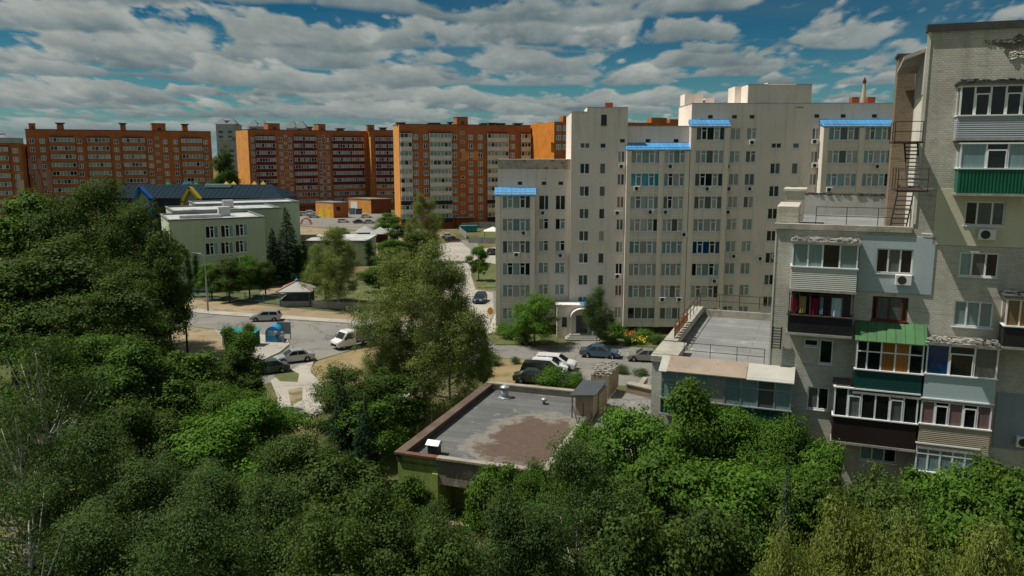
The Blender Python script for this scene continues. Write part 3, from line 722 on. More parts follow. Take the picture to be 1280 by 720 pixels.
# laundry on the open balcony
x0, x1, z0, z1, zb = BX[1]
for k, (f0, f1, zt, zl, col, lab) in enumerate(((.03,.13,.9,.1,(.25,.03,.05),'dark red cloth hanging at the left end of the open balcony'),
    (.17,.27,.95,.05,(.32,.25,.10),'yellow flowered cloth hanging on the open balcony'), (.33,.46,.9,.0,(.16,.01,.03),'wine red towel hanging on the open balcony'),
    (.49,.54,.95,.05,(.20,.38,.48),'narrow light blue towel hanging on the open balcony'), (.66,.82,.95,-.1,(.42,.55,.60),'pale blue sheet hanging on the open balcony'))):
    b = MB(); n = 8; xa, xb = x0+(x1-x0)*f0, x0+(x1-x0)*f1; h = z1-z0
    vs = []
    for yy in (0, .02):
        for j in range(n+1):
            for zz in (z0+zl*h, z0+zt*h-.35):
                vs.append((xa+(xb-xa)*j/n, -1.0+yy+.03*math.sin(j*2.1+k), zz))
    m_ = 2*(n+1); fs = [(2*j,2*j+2,2*j+3,2*j+1) for j in range(n)]+[(m_+2*j,m_+2*j+1,m_+2*j+3,m_+2*j+2) for j in range(n)]+[(2*j+1,2*j+3,m_+2*j+3,m_+2*j+1) for j in range(n)]+[(2*j,m_+2*j,m_+2*j+2,2*j+2) for j in range(n)]
    b.add(vs, fs)
    o = b.build('hanging_cloth', M('cloth_%d' % k, col, .9, .25 if k == 1 else .08, 3), None, False, RB.world(0, 0), R(-21)); tag(o, lab, 'laundry', 'laundry on the open balcony')
# shallow ledge beside the green balcony
a, c, d, e = rect(1041,472,1064,483,.9); b = MB(); b.box(a, -.9, d, c, -.003, d+.1, 0); b.box(a, -.9, d+.1, c, -.86, e, 1); b.build('ledge_box', [M('rose_paint', (.35,.22,.2)), PM['bk']], rgt)
# terrace railings, ladders, landings
def rail(b, pts, zb, h, n=1, r=.022, bars=2):
    for (xa, ya), (xb, yb) in zip(pts, pts[1:]):
        L_ = math.hypot(xb-xa, yb-ya); k = max(1, round(L_/1.8))
        for j in range(k+1):
            x, y = xa+(xb-xa)*j/k, ya+(yb-ya)*j/k; b.tube([(x,y,zb),(x,y,zb+h)], r, 5)
        for q in range(bars): z = zb+h*(1-q*.5/max(1, bars-1)) if bars > 1 else zb+h; b.tube([(xa,ya,z),(xb,yb,z)], r, 5)
b = MB(); rail(b, [(xM+2.2,.2),(xT-.15,.2)], zM, 1.05, bars=2); b.build('terrace_railing', steel_dk, rgt)
b = MB(); xlp = xL+2.0; rail(b, [(xlp,.2),(xM-.3,.2)], zL, 1.0); b.build('terrace_railing', steel_dk, rgt)
b = MB(); rail(b, [(xL+.6,5),(xL+.6,DM_-.3),(xM-.2,DM_-.3)], zL+.1, 1.15, r=.03); b.build('terrace_railing', rust, rgt)
b = MB()
for k in range(7): b.box(xL+.55, 5+k*.9, zL+.2, xL+.6, 5+k*.9+.62, zL+.75+.4*rr.random())
b.build('rusty_sheet', M('rust_orange_sheet', (.36,.17,.08), .9, .35, 2), rgt)
# parapet blocks on the left edge of the middle terrace and the back wall
b = MB(); b.box(xM-.05, .5, zM-.3, xM+1.2, 5.5, zM+1.0); b.box(xM+.2, 6.0, zM-.3, xM+1.35, 9.0, zM+1.7); b.box(xM+.05, 5.9, zM+1.7, xM+1.5, 9.1, zM+1.84)
b.build('parapet_block', M('cracked_cream_plaster', (.50,.47,.39), .95, .15, .8, 5, .5, .4, patch=((.3,.26,.2), .6, .66, 1.6)), rgt)
b = MB(); b.box(xM+1.0, DM_-.9, zM-.6, xT-.3, DM_-.5, zM+.95, 0); b.rubble(xM+1.1, xT-.4, DM_-.9, DM_-.5, zM+.95, zM+1.08, 200, rr, 1, .13)
b.build('terrace_back_wall', [grey_render, M('dark_rubble', (.10,.09,.08), .95, .4, 2, 7, .5)], rgt)
b = MB(); xp, zp = RB.px(1114, 250, -13); b.tube([(xp, 13, zM-.6), (xp, 13, zM+1.9)], .14, 8); b.tube([(xp, 13, zM+1.9), (xp, 13, zM+2.1)], .24, 8); b.build('vent_pipe', steel_dk, rgt)
xs = xT-.75
yA, zA = RB.side(1133, 177, xs); yB, zB = RB.side(1137, 236, xs)
for (yy, zz, lab) in ((yA+.3, zA, 0), (yB, zB, 1)):
    b = MB(); b.box(xT-1.5, yy-1.6, zz-.1, xT-.05, yy+1.6, zz); rail(b, [(xT-.1,yy-1.6),(xT-1.45,yy-1.6),(xT-1.45,yy+1.6)], zz, 1.05, r=.022); b.build('fire_landing', rust, rgt)
def ladder(name, pA, pB, wd, n, mt, ax=(0, 1, 0)):
    b = MB(); a = Vector(ax)*wd/2; pA, pB = Vector(pA), Vector(pB)
    for s_ in (-1, 1): b.tube([pA+a*s_, pB+a*s_], .045, 5)
    for k in range(n): q = pA.lerp(pB, (k+.5)/n); b.tube([q-a, q+a], .038, 5)
    b.build(name, mt, rgt)
ladder('fire_ladder', (xT-.5, yB+.4, zB), (xT-.5, yA+.3, zA), .85, 12, steel_dk, (.7, -.7, 0))
ladder('fire_ladder', (xT-.75, .8, zM-.5), (xT-.35, 1.2, zB), .85, 11, steel_dk, (1, 0, 0))
lx, lz = RB.px(970, 436, .2); ladder('wall_ladder', (lx, -.25, lz), (lx+.02, -.25, rz_(970, 408, .2)), .5, 8, steel_dk, (1, 0, 0))
# broken plaster high on the wall, plus a swept crack line
xq, zq = RB.px(1266, 56); b = MB(); n = 26
pl = [(xq+.3+(.95+.35*math.sin(3*t)+.2*math.sin(7*t+1))*math.cos(t), zq-.1+(.5+.18*math.sin(5*t)+.22*max(0, -math.sin(t)))*math.sin(t)) for t in [6.2832*k/n for k in range(n)]]
b.add([(x, -.012, z) for x, z in pl]+[(x, -.002, z) for x, z in pl], [tuple(range(n))]+[(k, (k+1) % n, (k+1) % n+n, k+n) for k in range(n)], 1)
b.rubble(xq-.5, xq+1.1, -.03, -.01, zq+.1, zq+.34, 60, rr, 0, .05); b.rubble(xq-.1, xq+.7, -.04, -.01, zq-.75, zq-.35, 40, rr, 2, .07); b.rubble(xq-1.3, xq-.4, -.02, -.01, zq+.12, zq+.3, 26, rr, 1, .05)
b.build('broken_plaster', [rubble_m, M('dark_exposed_mortar', (.15,.14,.12), .95, .45, 2.5, 7, .6), plaster_w], rgt)
b = MB(); b.tube([(rx(1152, 291), -.07, zM-.32+0), (rx(1168, 300), -.07, zM-.34)], .03, 5); b.tube([(xT-.2, -.08, rz_(1170, 236)), (xT+.9, -.08, rz_(1170, 236))], .06, 5); b.build('ledge_trim', white_paint, rgt)
# ---------- orange brick blocks ----------
ob_ = brick('orange_brick', (.42, .138, .054), (.46, .2, .09), .9, .5, .10, .2, .03)
ob_y = brick('sun_toned_and_yellow_brick', (.68, .31, .08), (.5, .26, .11), .9, .5, .08, .15, .03)  # sunlight on left-facing walls put into this brighter brick; also the light bands
ob_d = brick('red_brown_brick', (.20, .055, .022), (.16, .08, .05), .9, .5, .12, .2, .03)
maroon = M('maroon_balcony_panel', (.12, .014, .02), .6, .12)
ivory = M('ivory_balcony_panel', (.66, .64, .56), .7, .08)
blackp = M('black_balcony_panel', (.02, .018, .018), .6, .2)
pinkp = M('faded_pink_insulation', (.45, .26, .19), .9, .06)
def far_block(name, label, uL, YL, uR, YR, v_top, depth, wcols, scols, bcols, zrows, panel_of, roof_bits, left_wall=None, group='orange brick apartment blocks', zstair=1.43, proud=.9, wall=ob_, stagger=None):
    xl = AtY(uL, 200, YL); xr = AtY(uR, 200, YR)
    ang = math.atan2(YR-YL, xr.x-xl.x); fr = Fr(xl.x, YL, ang)
    o = thing(name, (xl.x, YL, 0), ang, label, 'building', group)
    W_ = fr.px(uR, 200)[0]; zt = fr.px((uL+uR)/2, v_top)[1]
    r = random.Random(int(uL))
    hs = []; ws = []
    for u in wcols:
        x = fr.px(u, 200)[0]
        for z in zrows: hs.append((x-.75, x+.75, z-.8, z+.8)); ws.append((x-.75, z-.8, 1.5, 1.6))
    for u in scols:
        x = fr.px(u, 200)[0]
        for z in zrows: hs.append((x-.65, x+.65, z-.45+zstair, z+.45+zstair)); ws.append((x-.65, z-.45+zstair, 1.3, .9))
    hs = [h for h in hs if h[0] > .1 and h[1] < W_-.1]; ws = [q for q in ws if q[0] > .1 and q[0]+q[2] < W_-.1]
    w = MB(); w.wall(0, W_, 0, zt, hs, 0, .15)
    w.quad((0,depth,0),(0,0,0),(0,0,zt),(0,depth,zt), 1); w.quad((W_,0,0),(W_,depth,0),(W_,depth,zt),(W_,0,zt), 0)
    w.quad((W_,depth,0),(0,depth,0),(0,depth,zt),(W_,depth,zt)); w.quad((0,0,zt-.5),(W_,0,zt-.5),(W_,depth,zt-.5),(0,depth,zt-.5), 2)
    for z in (zrows[3]+1.36, zrows[-4]+1.36): w.box(0.01, -.06, z-.1, W_-.01, -.004, z+.1, 1)
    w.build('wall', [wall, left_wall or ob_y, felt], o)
    b = MB(); b.box(-.12, -.14, zt, W_+.12, .3, zt+.14); b.box(-.12, .3, zt, .3, depth, zt+.14); b.build('parapet_cap', rust, o)
    for i, (x, z, ww, hh) in enumerate(ws):
        put_window(o, x, z, ww, hh, (1, 1) if hh > 1 else (1,), (), r.choice(((DM, TE), (DK, DM), (CU, TE), (TE, TE), (DK, DK))), 0, bw=.13, sill=False, var=r.randrange(2))
    for u0, u1, kind in bcols:
        x0, x1 = fr.px(u0, 200)[0], fr.px(u1, 200)[0]
        x0 = max(x0, .05); x1 = min(x1, W_-.05)
        for i, z in enumerate(zrows):
            pm_ = panel_of(kind, i)
            zb = z-1.5
            b = MB(); b.box(x0, -proud, zb, x1, -.003, zb+1.3); bo = b.build('balcony', pm_, o)
            n = max(2, round((x1-x0)/1.1)); hh = 1.4
            p = MB(); f = MB()
            f.box(x0-.05, -proud-.06, zb+1.301, x1+.05, -.003, zb+1.38); f.box(x0-.05, -proud-.08, zb+1.2+hh, x1+.05, -.003, zb+1.2+hh+.1)
            for k in range(n+1):
                xx = x0+(x1-x0)*k/n
                f.box(xx-.06, -proud-.02, zb+1.2, xx+.06, -proud+.1, zb+1.2+hh)
                if k < n: p.quad((xx+.05,-proud+.05,zb+1.2),(xx+(x1-x0)/n-.05,-proud+.05,zb+1.2),(xx+(x1-x0)/n-.05,-proud+.05,zb+1.2+hh),(xx+.05,-proud+.05,zb+1.2+hh), r.choice((DK, DM, TE, TE, CU, CU)))
            p.quad((x0+.02,-.05,zb+1.2),(x0+.02,-proud+.05,zb+1.2),(x0+.02,-proud+.05,zb+1.2+hh),(x0+.02,-.05,zb+1.2+hh), DM)
            f.build('balcony_glazing', pvc, bo); p.build('pane', GL, bo)
        b = MB(); z = zrows[0]+1.5; b.box(x0-.1, -proud-.15, z, x1+.1, -.003, z+.18); b.build('balcony_roof', ob_d, o)
    for u0, u1, v1, kind in roof_bits:
        x0, x1 = fr.px(u0, 160)[0], fr.px(u1, 160)[0]; z1 = fr.px((u0+u1)/2, v1)[1]
        b = MB()
        if kind == 'vent': b.box(x0, 2.5, zt-.5, x1, 4.2, z1-.7, 0); b.box(x0-.35, 2.1, z1-.45, x1+.35, 4.6, z1, 1); b.box(x0+.15, 2.7, z1-.7, x1-.15, 4.0, z1-.45, 1)
        else: b.box(x0, .04, zt-.5, x1, 5, z1-.12, 0); b.box(x0-.12, -.1, z1-.12, x1+.12, 5.1, z1, 1); b.box(x0+(x1-x0)*.4, .0, zt+.3, x0+(x1-x0)*.65, .038, zt+1.1, 1)
        b.build('roof_vent' if kind == 'vent' else 'lift_room', [ob_ if kind == 'vent' else wall, dark_felt], o)
    return o, fr, W_, zt
ZO = [28.2-2.86*k for k in range(10)]
bl1, f1, w1, _ = far_block('orange_apartment_block', 'long orange brick apartment block at the far left with dark capped roof vents', 35, 275, 265.5, 304, 163, 13,
    (42, 55, 101, 147, 189, 208, 221, 258), (198,), ((64.5, 95, 0), (111, 138, 0), (155, 182, 0), (228, 253, 0)), ZO, lambda k, i: ob_ if k == 0 else ivory,
    ((71, 80, 153, 'vent'), (151, 158, 153.5, 'vent'), (229, 236, 154.5, 'vent'), (190, 207, 154, 'lift'), (36, 44, 154, 'lift')))
for (u, v0, v1, ww) in ((45, 198, 218, 4.0), (56, 212, 240, 5.2)):
    x, za = f1.px(u, v1); zb = f1.px(u, v0)[1]
    b = MB(); b.box(x-ww/2, -.03, za, x-.76, -.004, zb); b.box(x+.76, -.03, za, x+ww/2, -.004, zb); b.build('insulation_patch', pinkp, bl1)
# lower wing coming forward at the far left
bl2, f2, w2, _ = far_block('orange_block_wing', 'lower orange brick block at the left edge with a pale pink insulated patch', -45, 262, 27.5, 268, 179.5, 12,
    (20,), (), ((-30, -12, 0), (-6, 11.5, 0)), [ZO[k]-.4 for k in range(1, 10)], lambda k, i: ob_, ())
x, za = f2.px(22, 246); zb = f2.px(22, 225)[1]; b = MB(); b.box(x-2.1, -.03, za, x-1.3, -.004, zb); b.box(x+.25, -.03, za, x+2.2, -.004, zb); b.build('insulation_patch', M('pale_pink_insulation', (.55,.42,.38), .9, .05), bl2)
ZP = [29.6-2.86*k for k in range(10)]
bl3, f3, w3, _ = far_block('orange_apartment_block', 'orange brick apartment block with long maroon balcony bands and a blank end wall coloured yellow as sunlit', 311.5, 322, 461, 352, 163, 16,
    (317, 352, 363.5, 401, 410), (358, 405), ((320.5, 344, 0), (368, 395, 0), (416, 454, 0)), ZP, lambda k, i: maroon if i < 7 else ob_,
    ((335, 350, 154, 'lift'), (398, 407, 155, 'lift'), (388, 393, 158, 'vent'), (425, 433, 160, 'vent'), (318, 322, 160, 'vent'), (375, 379, 161, 'vent')))
bl4, f4, w4, _ = far_block('orange_apartment_block', 'narrow orange brick block joining the maroon banded block, with one maroon balcony column', 464, 346, 520, 352, 163, 14,
    (465.5,), (), ((470, 492, 0),), ZP, lambda k, i: maroon if i < 7 else ob_, ((459.5, 468, 156, 'lift'), (476, 484, 159, 'vent')))
ZQ = [29.2-2.86*k for k in range(11)]
bl5, f5, w5, _ = far_block('orange_apartment_block', 'orange brick apartment block with ivory balcony columns behind the grey building', 499.5, 258, 663, 270, 156, 14,
    (520, 532.5, 568.5, 588.5, 600.5, 641), (578.5,), ((500.5, 515, 0), (537, 564, 0), (609, 635, 0), (651, 662.5, 0)), [z-.0 for z in ZQ[:10]], lambda k, i: ivory if i < 7 else (blackp if i != 8 else ivory),
    ((571, 585, 146, 'lift'), (498, 507, 152.5, 'vent'), (538, 543, 153, 'vent'), (546, 551, 153, 'vent'), (604, 610, 153.5, 'vent'), (614, 622, 153, 'vent'), (625, 633, 153.5, 'vent'), (646, 655, 153.5, 'vent'), (563, 567, 152, 'vent')))
x, z = f5.px(594, 195); b = MB(); b.box(x-4.5, -.03, z-1.3, x-2.25, -.004, z+1.5); b.box(x-.7, -.03, z-1.3, x+.9, -.004, z+1.5); b.build('insulation_patch', ob_y, bl5)
b = MB(); b.box(f5.px(579,200)[0]-3, -2.2, 0, f5.px(579,200)[0]+3, -.003, 3.2, 0); b.box(f5.px(579,200)[0]-3.3, -2.6, 3.2, f5.px(579,200)[0]+3.3, -.003, 3.45, 1); b.build('entrance_porch', [ob_d, concrete], bl5)
# wing that turns towards us, sunlight put into its brighter end wall brick
pa = AtY(663, 200, 271.5); pb = AtY(692.5, 200, 250); pc = AtY(852, 200, 262)
wing = thing('orange_block_wing', (pb.x, pb.y, 0), 0, 'orange brick wing with a blank wall coloured bright as sunlit rising behind the flaking parapet', 'building', 'orange brick apartment blocks')
q = [Vector((p.x-pb.x, p.y-pb.y)) for p in (pa, pb, pc)]; zt = AtY(692, 152, 250).z
bk = q[2]+(q[0]-q[1])
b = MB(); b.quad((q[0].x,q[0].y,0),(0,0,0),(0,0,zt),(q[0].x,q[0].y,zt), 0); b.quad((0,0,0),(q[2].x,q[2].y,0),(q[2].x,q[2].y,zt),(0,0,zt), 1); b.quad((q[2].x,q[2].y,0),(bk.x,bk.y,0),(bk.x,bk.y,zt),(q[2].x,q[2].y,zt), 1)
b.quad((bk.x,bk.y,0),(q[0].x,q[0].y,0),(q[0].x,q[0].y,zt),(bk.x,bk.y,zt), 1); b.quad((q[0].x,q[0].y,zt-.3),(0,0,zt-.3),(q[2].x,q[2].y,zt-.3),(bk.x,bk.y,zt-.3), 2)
b.build('wall', [brick('sun_toned_orange_brick', (.62,.22,.03), (.45,.18,.05), .9, .5, .06, .1, .03), ob_, felt], wing)
fw = Fr(pb.x, pb.y, math.atan2(q[2].y, q[2].x))
for u, z0 in ((698, 24.), (706, 24.)):
    for k in range(3):
        xx = fw.px(u, 200)[0]
        wo = put_window(wing, 0, 0, 1.5, 1.6, (1, 1), (), (DM, TE), 0, bw=.13, sill=False); d = fw.world(xx-.75, -.16, z0+2.86*k+1.2)-Vector((pb.x, pb.y, 0)); wo.location = d; wo.rotation_euler.z = fw.a
for u0, u1, v1 in ((704.5, 715, 145), (675, 681, 153), (815, 834, 147), (838, 849, 149)):
    a_, c_ = fw.px(u0, 160)[0], fw.px(u1, 160)[0]; z1 = fw.px((u0+u1)/2, v1)[1]
    m4 = Matrix.Rotation(fw.a, 4, 'Z'); b = MB(); b.box(a_, .5, zt-.3, c_, 4, z1); b.v = [tuple(m4 @ Vector(v)) for v in b.v]; b.build('lift_room', ob_, wing)

# ---------- pale towers on the horizon ----------
pconc = M('pale_panel_concrete', (.33, .34, .33), .9, .15, .1, 1, 0, .3); gpan = M('grey_panel_concrete', (.34, .37, .38), .9, .12, .1, 1); droof = M('dark_tower_roof', (.17, .19, .21), .8, .1)
def tower(u0, u1, v, Y, label, kind=0, peaks=()):
    a_, c_ = AtY(u0, v, Y), AtY(u1, v, Y); wd = c_.x-a_.x; zt = a_.z
    o = thing('distant_tower', ((a_.x+c_.x)/2, Y, 0), 0, label, 'building', 'pale towers on the horizon')
    hs = []; n = max(2, int(wd/5)); nz = int(zt/3)
    for i in range(n):
        for k in range(max(0, nz-14), nz-1): hs.append((-wd/2+wd*(i+.28)/n, -wd/2+wd*(i+.72)/n, 3*k+.9, 3*k+2.4))
    w = MB(); w.wall(-wd/2, wd/2, 0, zt, hs, 0, .5, 0, 1); w.quad((-wd/2,14,0),(-wd/2,0,0),(-wd/2,0,zt),(-wd/2,14,zt)); w.quad((wd/2,0,0),(wd/2,14,0),(wd/2,14,zt),(wd/2,0,zt)); w.quad((-wd/2,0,zt),(wd/2,0,zt),(wd/2,14,zt),(-wd/2,14,zt), 1); w.quad((wd/2,14,0),(-wd/2,14,0),(-wd/2,14,zt),(wd/2,14,zt))
    w.build('wall', [pconc if kind == 0 else gpan, g_dim], o)
    b = MB()
    for (c, hw, hh) in peaks:
        x = wd*c; b.add([(x-hw,1,zt),(x+hw,1,zt),(x+hw,1+2*hw,zt),(x-hw,1+2*hw,zt),(x,1+hw,zt+hh)], [(0,1,4),(1,2,4),(2,3,4),(3,0,4)])
    b.box(-wd*.2, 5, zt, wd*.12, 9, zt+2.5); b.build('roof', droof, o)
tower(269.5, 293, 155, 520, 'pale tower block with a jagged top seen between the first two orange blocks', 1, ((-.3, 4, 4), (.3, 3.4, 4)))
tower(272, 318, 176, 470, 'low white panel block glimpsed in the gap behind the dark tree')
tower(311, 331, 158, 560, 'grey tower with twin peaks over the end wall coloured yellow as sunlit', 1, ((-.28, 4, 5), (.28, 4, 5)))
tower(358, 379, 160, 560, 'grey tower with twin peaks over the middle of the maroon banded block', 1, ((-.28, 4.6, 6), (.28, 4.6, 6)))
tower(-30, 11, 172, 480, 'grey slab with a dark roof above the left edge of the orange wing', 1, ((-.1, 9, 4),))
mz = AtY(1081, 98, 180); o = thing('tapered_mast', (mz.x, 180, 0), 0, 'pale tapered mast rising behind the grey apartment roof', 'mast')
b = MB(); b.lathe([(1.6, 0), (1.0, 24), (.6, 34), (.28, mz.z-1)], n=8); b.build('shaft', M('mast_concrete', (.5, .44, .28), .9), o); b = MB(); b.lathe([(.4, mz.z-1), (.4, mz.z-.5), (.1, mz.z+.2)], n=8); b.build('cap', rust, o)

# ---------- school with stepped pale green blocks ----------
sgreen = M('pale_green_render', (.47, .54, .37), .9, .06, .15, 3, .1, .18)
wroof = M('white_membrane_roof', (.46, .475, .465), .8, .15, .25, 4, patch=((.22, .23, .24), .54, .64, .35), seam=(6, 1.5, .06))
pa = AtY(213, 278, 137); ang = R(28)
SF = Fr(pa.x, 137, ang); sch = thing('school_building', (pa.x, 137, 0), ang, 'pale green three storey school with stepped white flat roofs', 'building')
zs = SF.px(290, 273.5, 0)[1]; zs2 = SF.px(340, 261, -16)[1]; zs3 = SF.px(365, 253, -31)[1]
b = MB(); roofs = MB(); cap = MB()
xs_ = SF.px(332, 300)[0]; ww = []
for (u, v) in ((265, 290), (284, 289), (302, 287.5), (265, 311), (284, 310), (302, 308), (284, 331), (302, 329)):
    x, z = SF.px(u, v); ww.append((x-1.1, x+1.1, z-1.1, z+1.1))
def blk(x0, x1, y0, y1, zt, hs=()):
    b.wall(x0, x1, 0, zt, hs, y0, .2); b.quad((x0,y1,0),(x0,y0,0),(x0,y0,zt),(x0,y1,zt)); b.quad((x1,y0,0),(x1,y1,0),(x1,y1,zt),(x1,y0,zt)); b.quad((x1,y1,0),(x0,y1,0),(x0,y1,zt),(x1,y1,zt))
    roofs.quad((x0,y0,zt-.05),(x1,y0,zt-.05),(x1,y1,zt-.05),(x0,y1,zt-.05))
    for q in ((x0-.15,y0-.15,x1+.15,y0+.2),(x0-.15,y1-.2,x1+.15,y1+.15),(x0-.15,y0+.2,x0+.2,y1-.2),(x1-.2,y0+.2,x1+.15,y1-.2)): cap.box(q[0], q[1], zt, q[2], q[3], zt+.25)
blk(SF.px(211, 278)[0], xs_, 0, 16, zs, ww)
x2 = SF.px(352, 300, -16)[0]; blk(SF.px(216, 262, -16)[0], x2, 16.02, 31, zs2)
x3 = SF.px(376, 300, -31)[0]; blk(SF.px(245, 254, -31)[0], x3, 31.04, 44, zs3)
b.build('wall', sgreen, sch); roofs.build('flat_roof', wroof, sch); cap.build('parapet_cap', droof, sch)
for h in ww: put_window(sch, h[0], h[2], 2.2, 2.2, (1, .9, 1), (1,), (DK, TE, DM), 0, bw=.1)
for q in ((9, 7, zs-.05, 11, 9, zs+1.7), (x2-10, 22, zs2-.05, x2-8, 24, zs2+1.6), (2, 5, zs-.05, 9, 5.6, zs+.5), (7, 6, zs-.04, 9.5, 6.5, zs+.3)):
    b = MB(); b.box(*q); b.build('roof_vent', wroof, sch)
# blue gabled hall behind it
blueroof = M('slate_blue_metal_roof', (.014, .028, .042), .95, .1, spec=.08); navy = M('navy_cladding', (.012, .016, .03), .6, .2)
HY = 222
e0 = AtY(140, 247, HY); e1 = AtY(352, 247, HY); rdg = AtY(250, 230.5, HY+8)
hall = thing('gabled_hall', (e0.x, HY, 0), 0, 'long hall with slate blue pitched roof and coloured gable frames behind the school', 'building')
wd = e1.x-e0.x; ez = e0.z; rz = rdg.z
b = MB(); b.box(0, .3, 0, wd, 15.7, ez-.05, 0); b.add([(0,.3,ez-.05),(0,15.7,ez-.05),(0,8,rz-.2)], [(0,1,2)], 0); b.build('wall', navy, hall)
b = MB()
for sgn in (0, 16): b.add([(-.4,sgn,ez-.15),(wd+.4,sgn,ez-.15),(wd-5,8,rz),(-.4,8,rz),(-.4,sgn,ez-.3),(wd+.4,sgn,ez-.3),(wd-5,8,rz-.15),(-.4,8,rz-.15)], [(0,1,2,3),(4,7,6,5),(0,4,5,1),(1,5,6,2),(0,3,7,4)])
b.add([(wd+.4,-.05,ez-.16),(wd+.4,16.05,ez-.16),(wd-5,8,rz-.01)], [(0,1,2)])
for k in range(30): x = (wd-6)*(k+.5)/30; b.add([(x,-.0,ez-.14),(x+.06,0,ez-.14),(x+.06,8,rz+.02),(x,8,rz+.02),(x,0,ez-.08),(x+.06,0,ez-.08),(x+.06,8,rz+.08),(x,8,rz+.08)], [(4,5,6,7),(0,4,7,3),(1,2,6,5)])
b.build('roof', blueroof, hall)
ylw = M('yellow_painted_frame', (.62, .43, .03), .5, .06); blu = M('royal_blue_painted_frame', (.01, .10, .38), .5, .06)
for (ul, uc, ur, mt, lab) in ((167, 173.5, 187, blu, 'royal blue gable frame'), (227, 236, 248, ylw, 'yellow gable frame')):
    Y = HY-1.7; A, B_, C_, D_, E_ = (AtY(u, v, Y)-Vector((e0.x, HY, 0)) for u, v in ((ul+1, 270), (ul, 252), (uc, 235), (ur, 249), (ur, 270)))
    A.x = B_.x; E_.x = D_.x
    b = MB()
    for p, q_ in ((A, B_), (B_, C_), (C_, D_), (D_, E_)):
        d = (q_-p); n_ = Vector((d.z, 0, -d.x)).normalized()*.30; e_ = d.normalized()*.2
        v8 = [p-n_-e_, q_-n_+e_, q_+n_+e_, p+n_-e_]; v8 += [x+Vector((0, 2.2, 0)) for x in v8]
        b.add(v8, [(0,1,2,3),(4,7,6,5),(0,4,5,1),(1,5,6,2),(2,6,7,3),(3,7,4,0)])
    g = b.build('gable_frame', mt, hall); g['label'] = lab
    b = MB(); b.add([tuple(p+Vector((0, 1.2, 0))) for p in (A, E_, D_, C_, B_)], [(0,1,2,3,4)]); b.build('gable_glass', GL[TE], hall)
for u, v, mt in ((210, 227.5, M('grass_green_paint', (.02,.25,.05))), (235, 227, M('grass_green_paint', (.02,.25,.05))), (245, 228, M('grass_green_paint', (.02,.25,.05))), (231, 230, blu), (238, 231, blu), (283, 229, ylw), (292, 229, ylw), (318, 229.5, ylw), (329, 229.5, ylw)):
    p = AtY(u, v, HY+8.5)-Vector((e0.x, HY, 0)); b = MB(); b.add([(p.x-.8,8,rz-.1),(p.x+.8,8,rz-.1),(p.x+.8,9.2,rz-.1),(p.x-.8,9.2,rz-.1),(p.x,8.5,rz+.9)], [(0,1,4),(1,2,4),(2,3,4),(3,0,4)]); b.build('roof_ornament', mt, hall)
p = AtY(258, 230, HY+7); q_ = AtY(290, 230, HY+7); b = MB(); b.box(p.x-e0.x, 5.6, rz-.75, q_.x-e0.x, 7.4, rz+.15); b.build('skylight', M('pale_skylight', (.45,.58,.60), .3, .05, spec=.6), hall)
# low pavilion with grey roof, right of the spruces
pl, pr = AtY(384, 332, 171), AtY(458, 332, 171)
pav = thing('low_pavilion', (pl.x, 171, 0), 0, 'low pale green flat roofed annex with white roof behind the roadside trees', 'building')
wd = pr.x-pl.x; b = MB(); b.wall(0, wd, 0, 5.2, [(wd*f, wd*f+1.6, 1.2, 3) for f in (.1, .3, .5, .7)], 0, .2); b.quad((wd,0,0),(wd,13,0),(wd,13,5.2),(wd,0,5.2)); b.quad((0,13,0),(0,0,0),(0,0,5.2),(0,13,5.2)); b.quad((wd,13,0),(0,13,0),(0,13,5.2),(wd,13,5.2)); b.build('wall', sgreen, pav)
b = MB(); b.box(-.3, -.3, 5.2, wd+.3, 13.3, 5.55, 0); b.box(-.35, -.36, 5.1, wd+.35, -.3, 5.5, 1); b.box(wd*.3, 5, 5.55, wd*.4, 6.4, 6.5, 0); b.build('flat_roof', [wroof, droof], pav)
for f in (.1, .3, .5, .7): put_window(pav, wd*f, 1.2, 1.6, 1.8, (1, 1), (), (DM, DK), 0, bw=.1)
# two gazebos
gz_roof = M('pale_gazebo_roof', (.34, .345, .33), .5, .06)
for (u, Y, lab) in ((456.5, 222, 'pale pyramid roofed gazebo on the playground, the one farther from the young poplars'), (475.5, 218, 'pale pyramid roofed gazebo on the playground, next to the young poplars')):
    p = AtY(u, 296, Y); o = thing('gazebo', (p.x, Y, 0), R(8), lab, 'gazebo', 'gazebos on the playground')
    b = MB(); b.add([(-2.7,-2.7,2.5),(2.7,-2.7,2.5),(2.7,2.7,2.5),(-2.7,2.7,2.5),(0,0,4.2),(-2.7,-2.7,2.38),(2.7,-2.7,2.38),(2.7,2.7,2.38),(-2.7,2.7,2.38)], [(0,1,4),(1,2,4),(2,3,4),(3,0,4),(5,8,7,6),(0,5,6,1),(1,6,7,2),(2,7,8,3),(3,8,5,0)]); b.build('roof', gz_roof, o)
    b = MB(); b.box(-2.2,2.0,.1,2.2,2.1,2.38); b.box(2.0,-2,.1,2.1,2.0,2.38); b.box(-2.3,-2.3,0,2.3,2.3,.1); b.build('back_wall', ob_d, o)
    for sx in (-2.2, 2.1):
        b = MB(); b.box(sx,-2.2,.1,sx+.12,-2.08,2.38); b.build('post', white_paint, o)
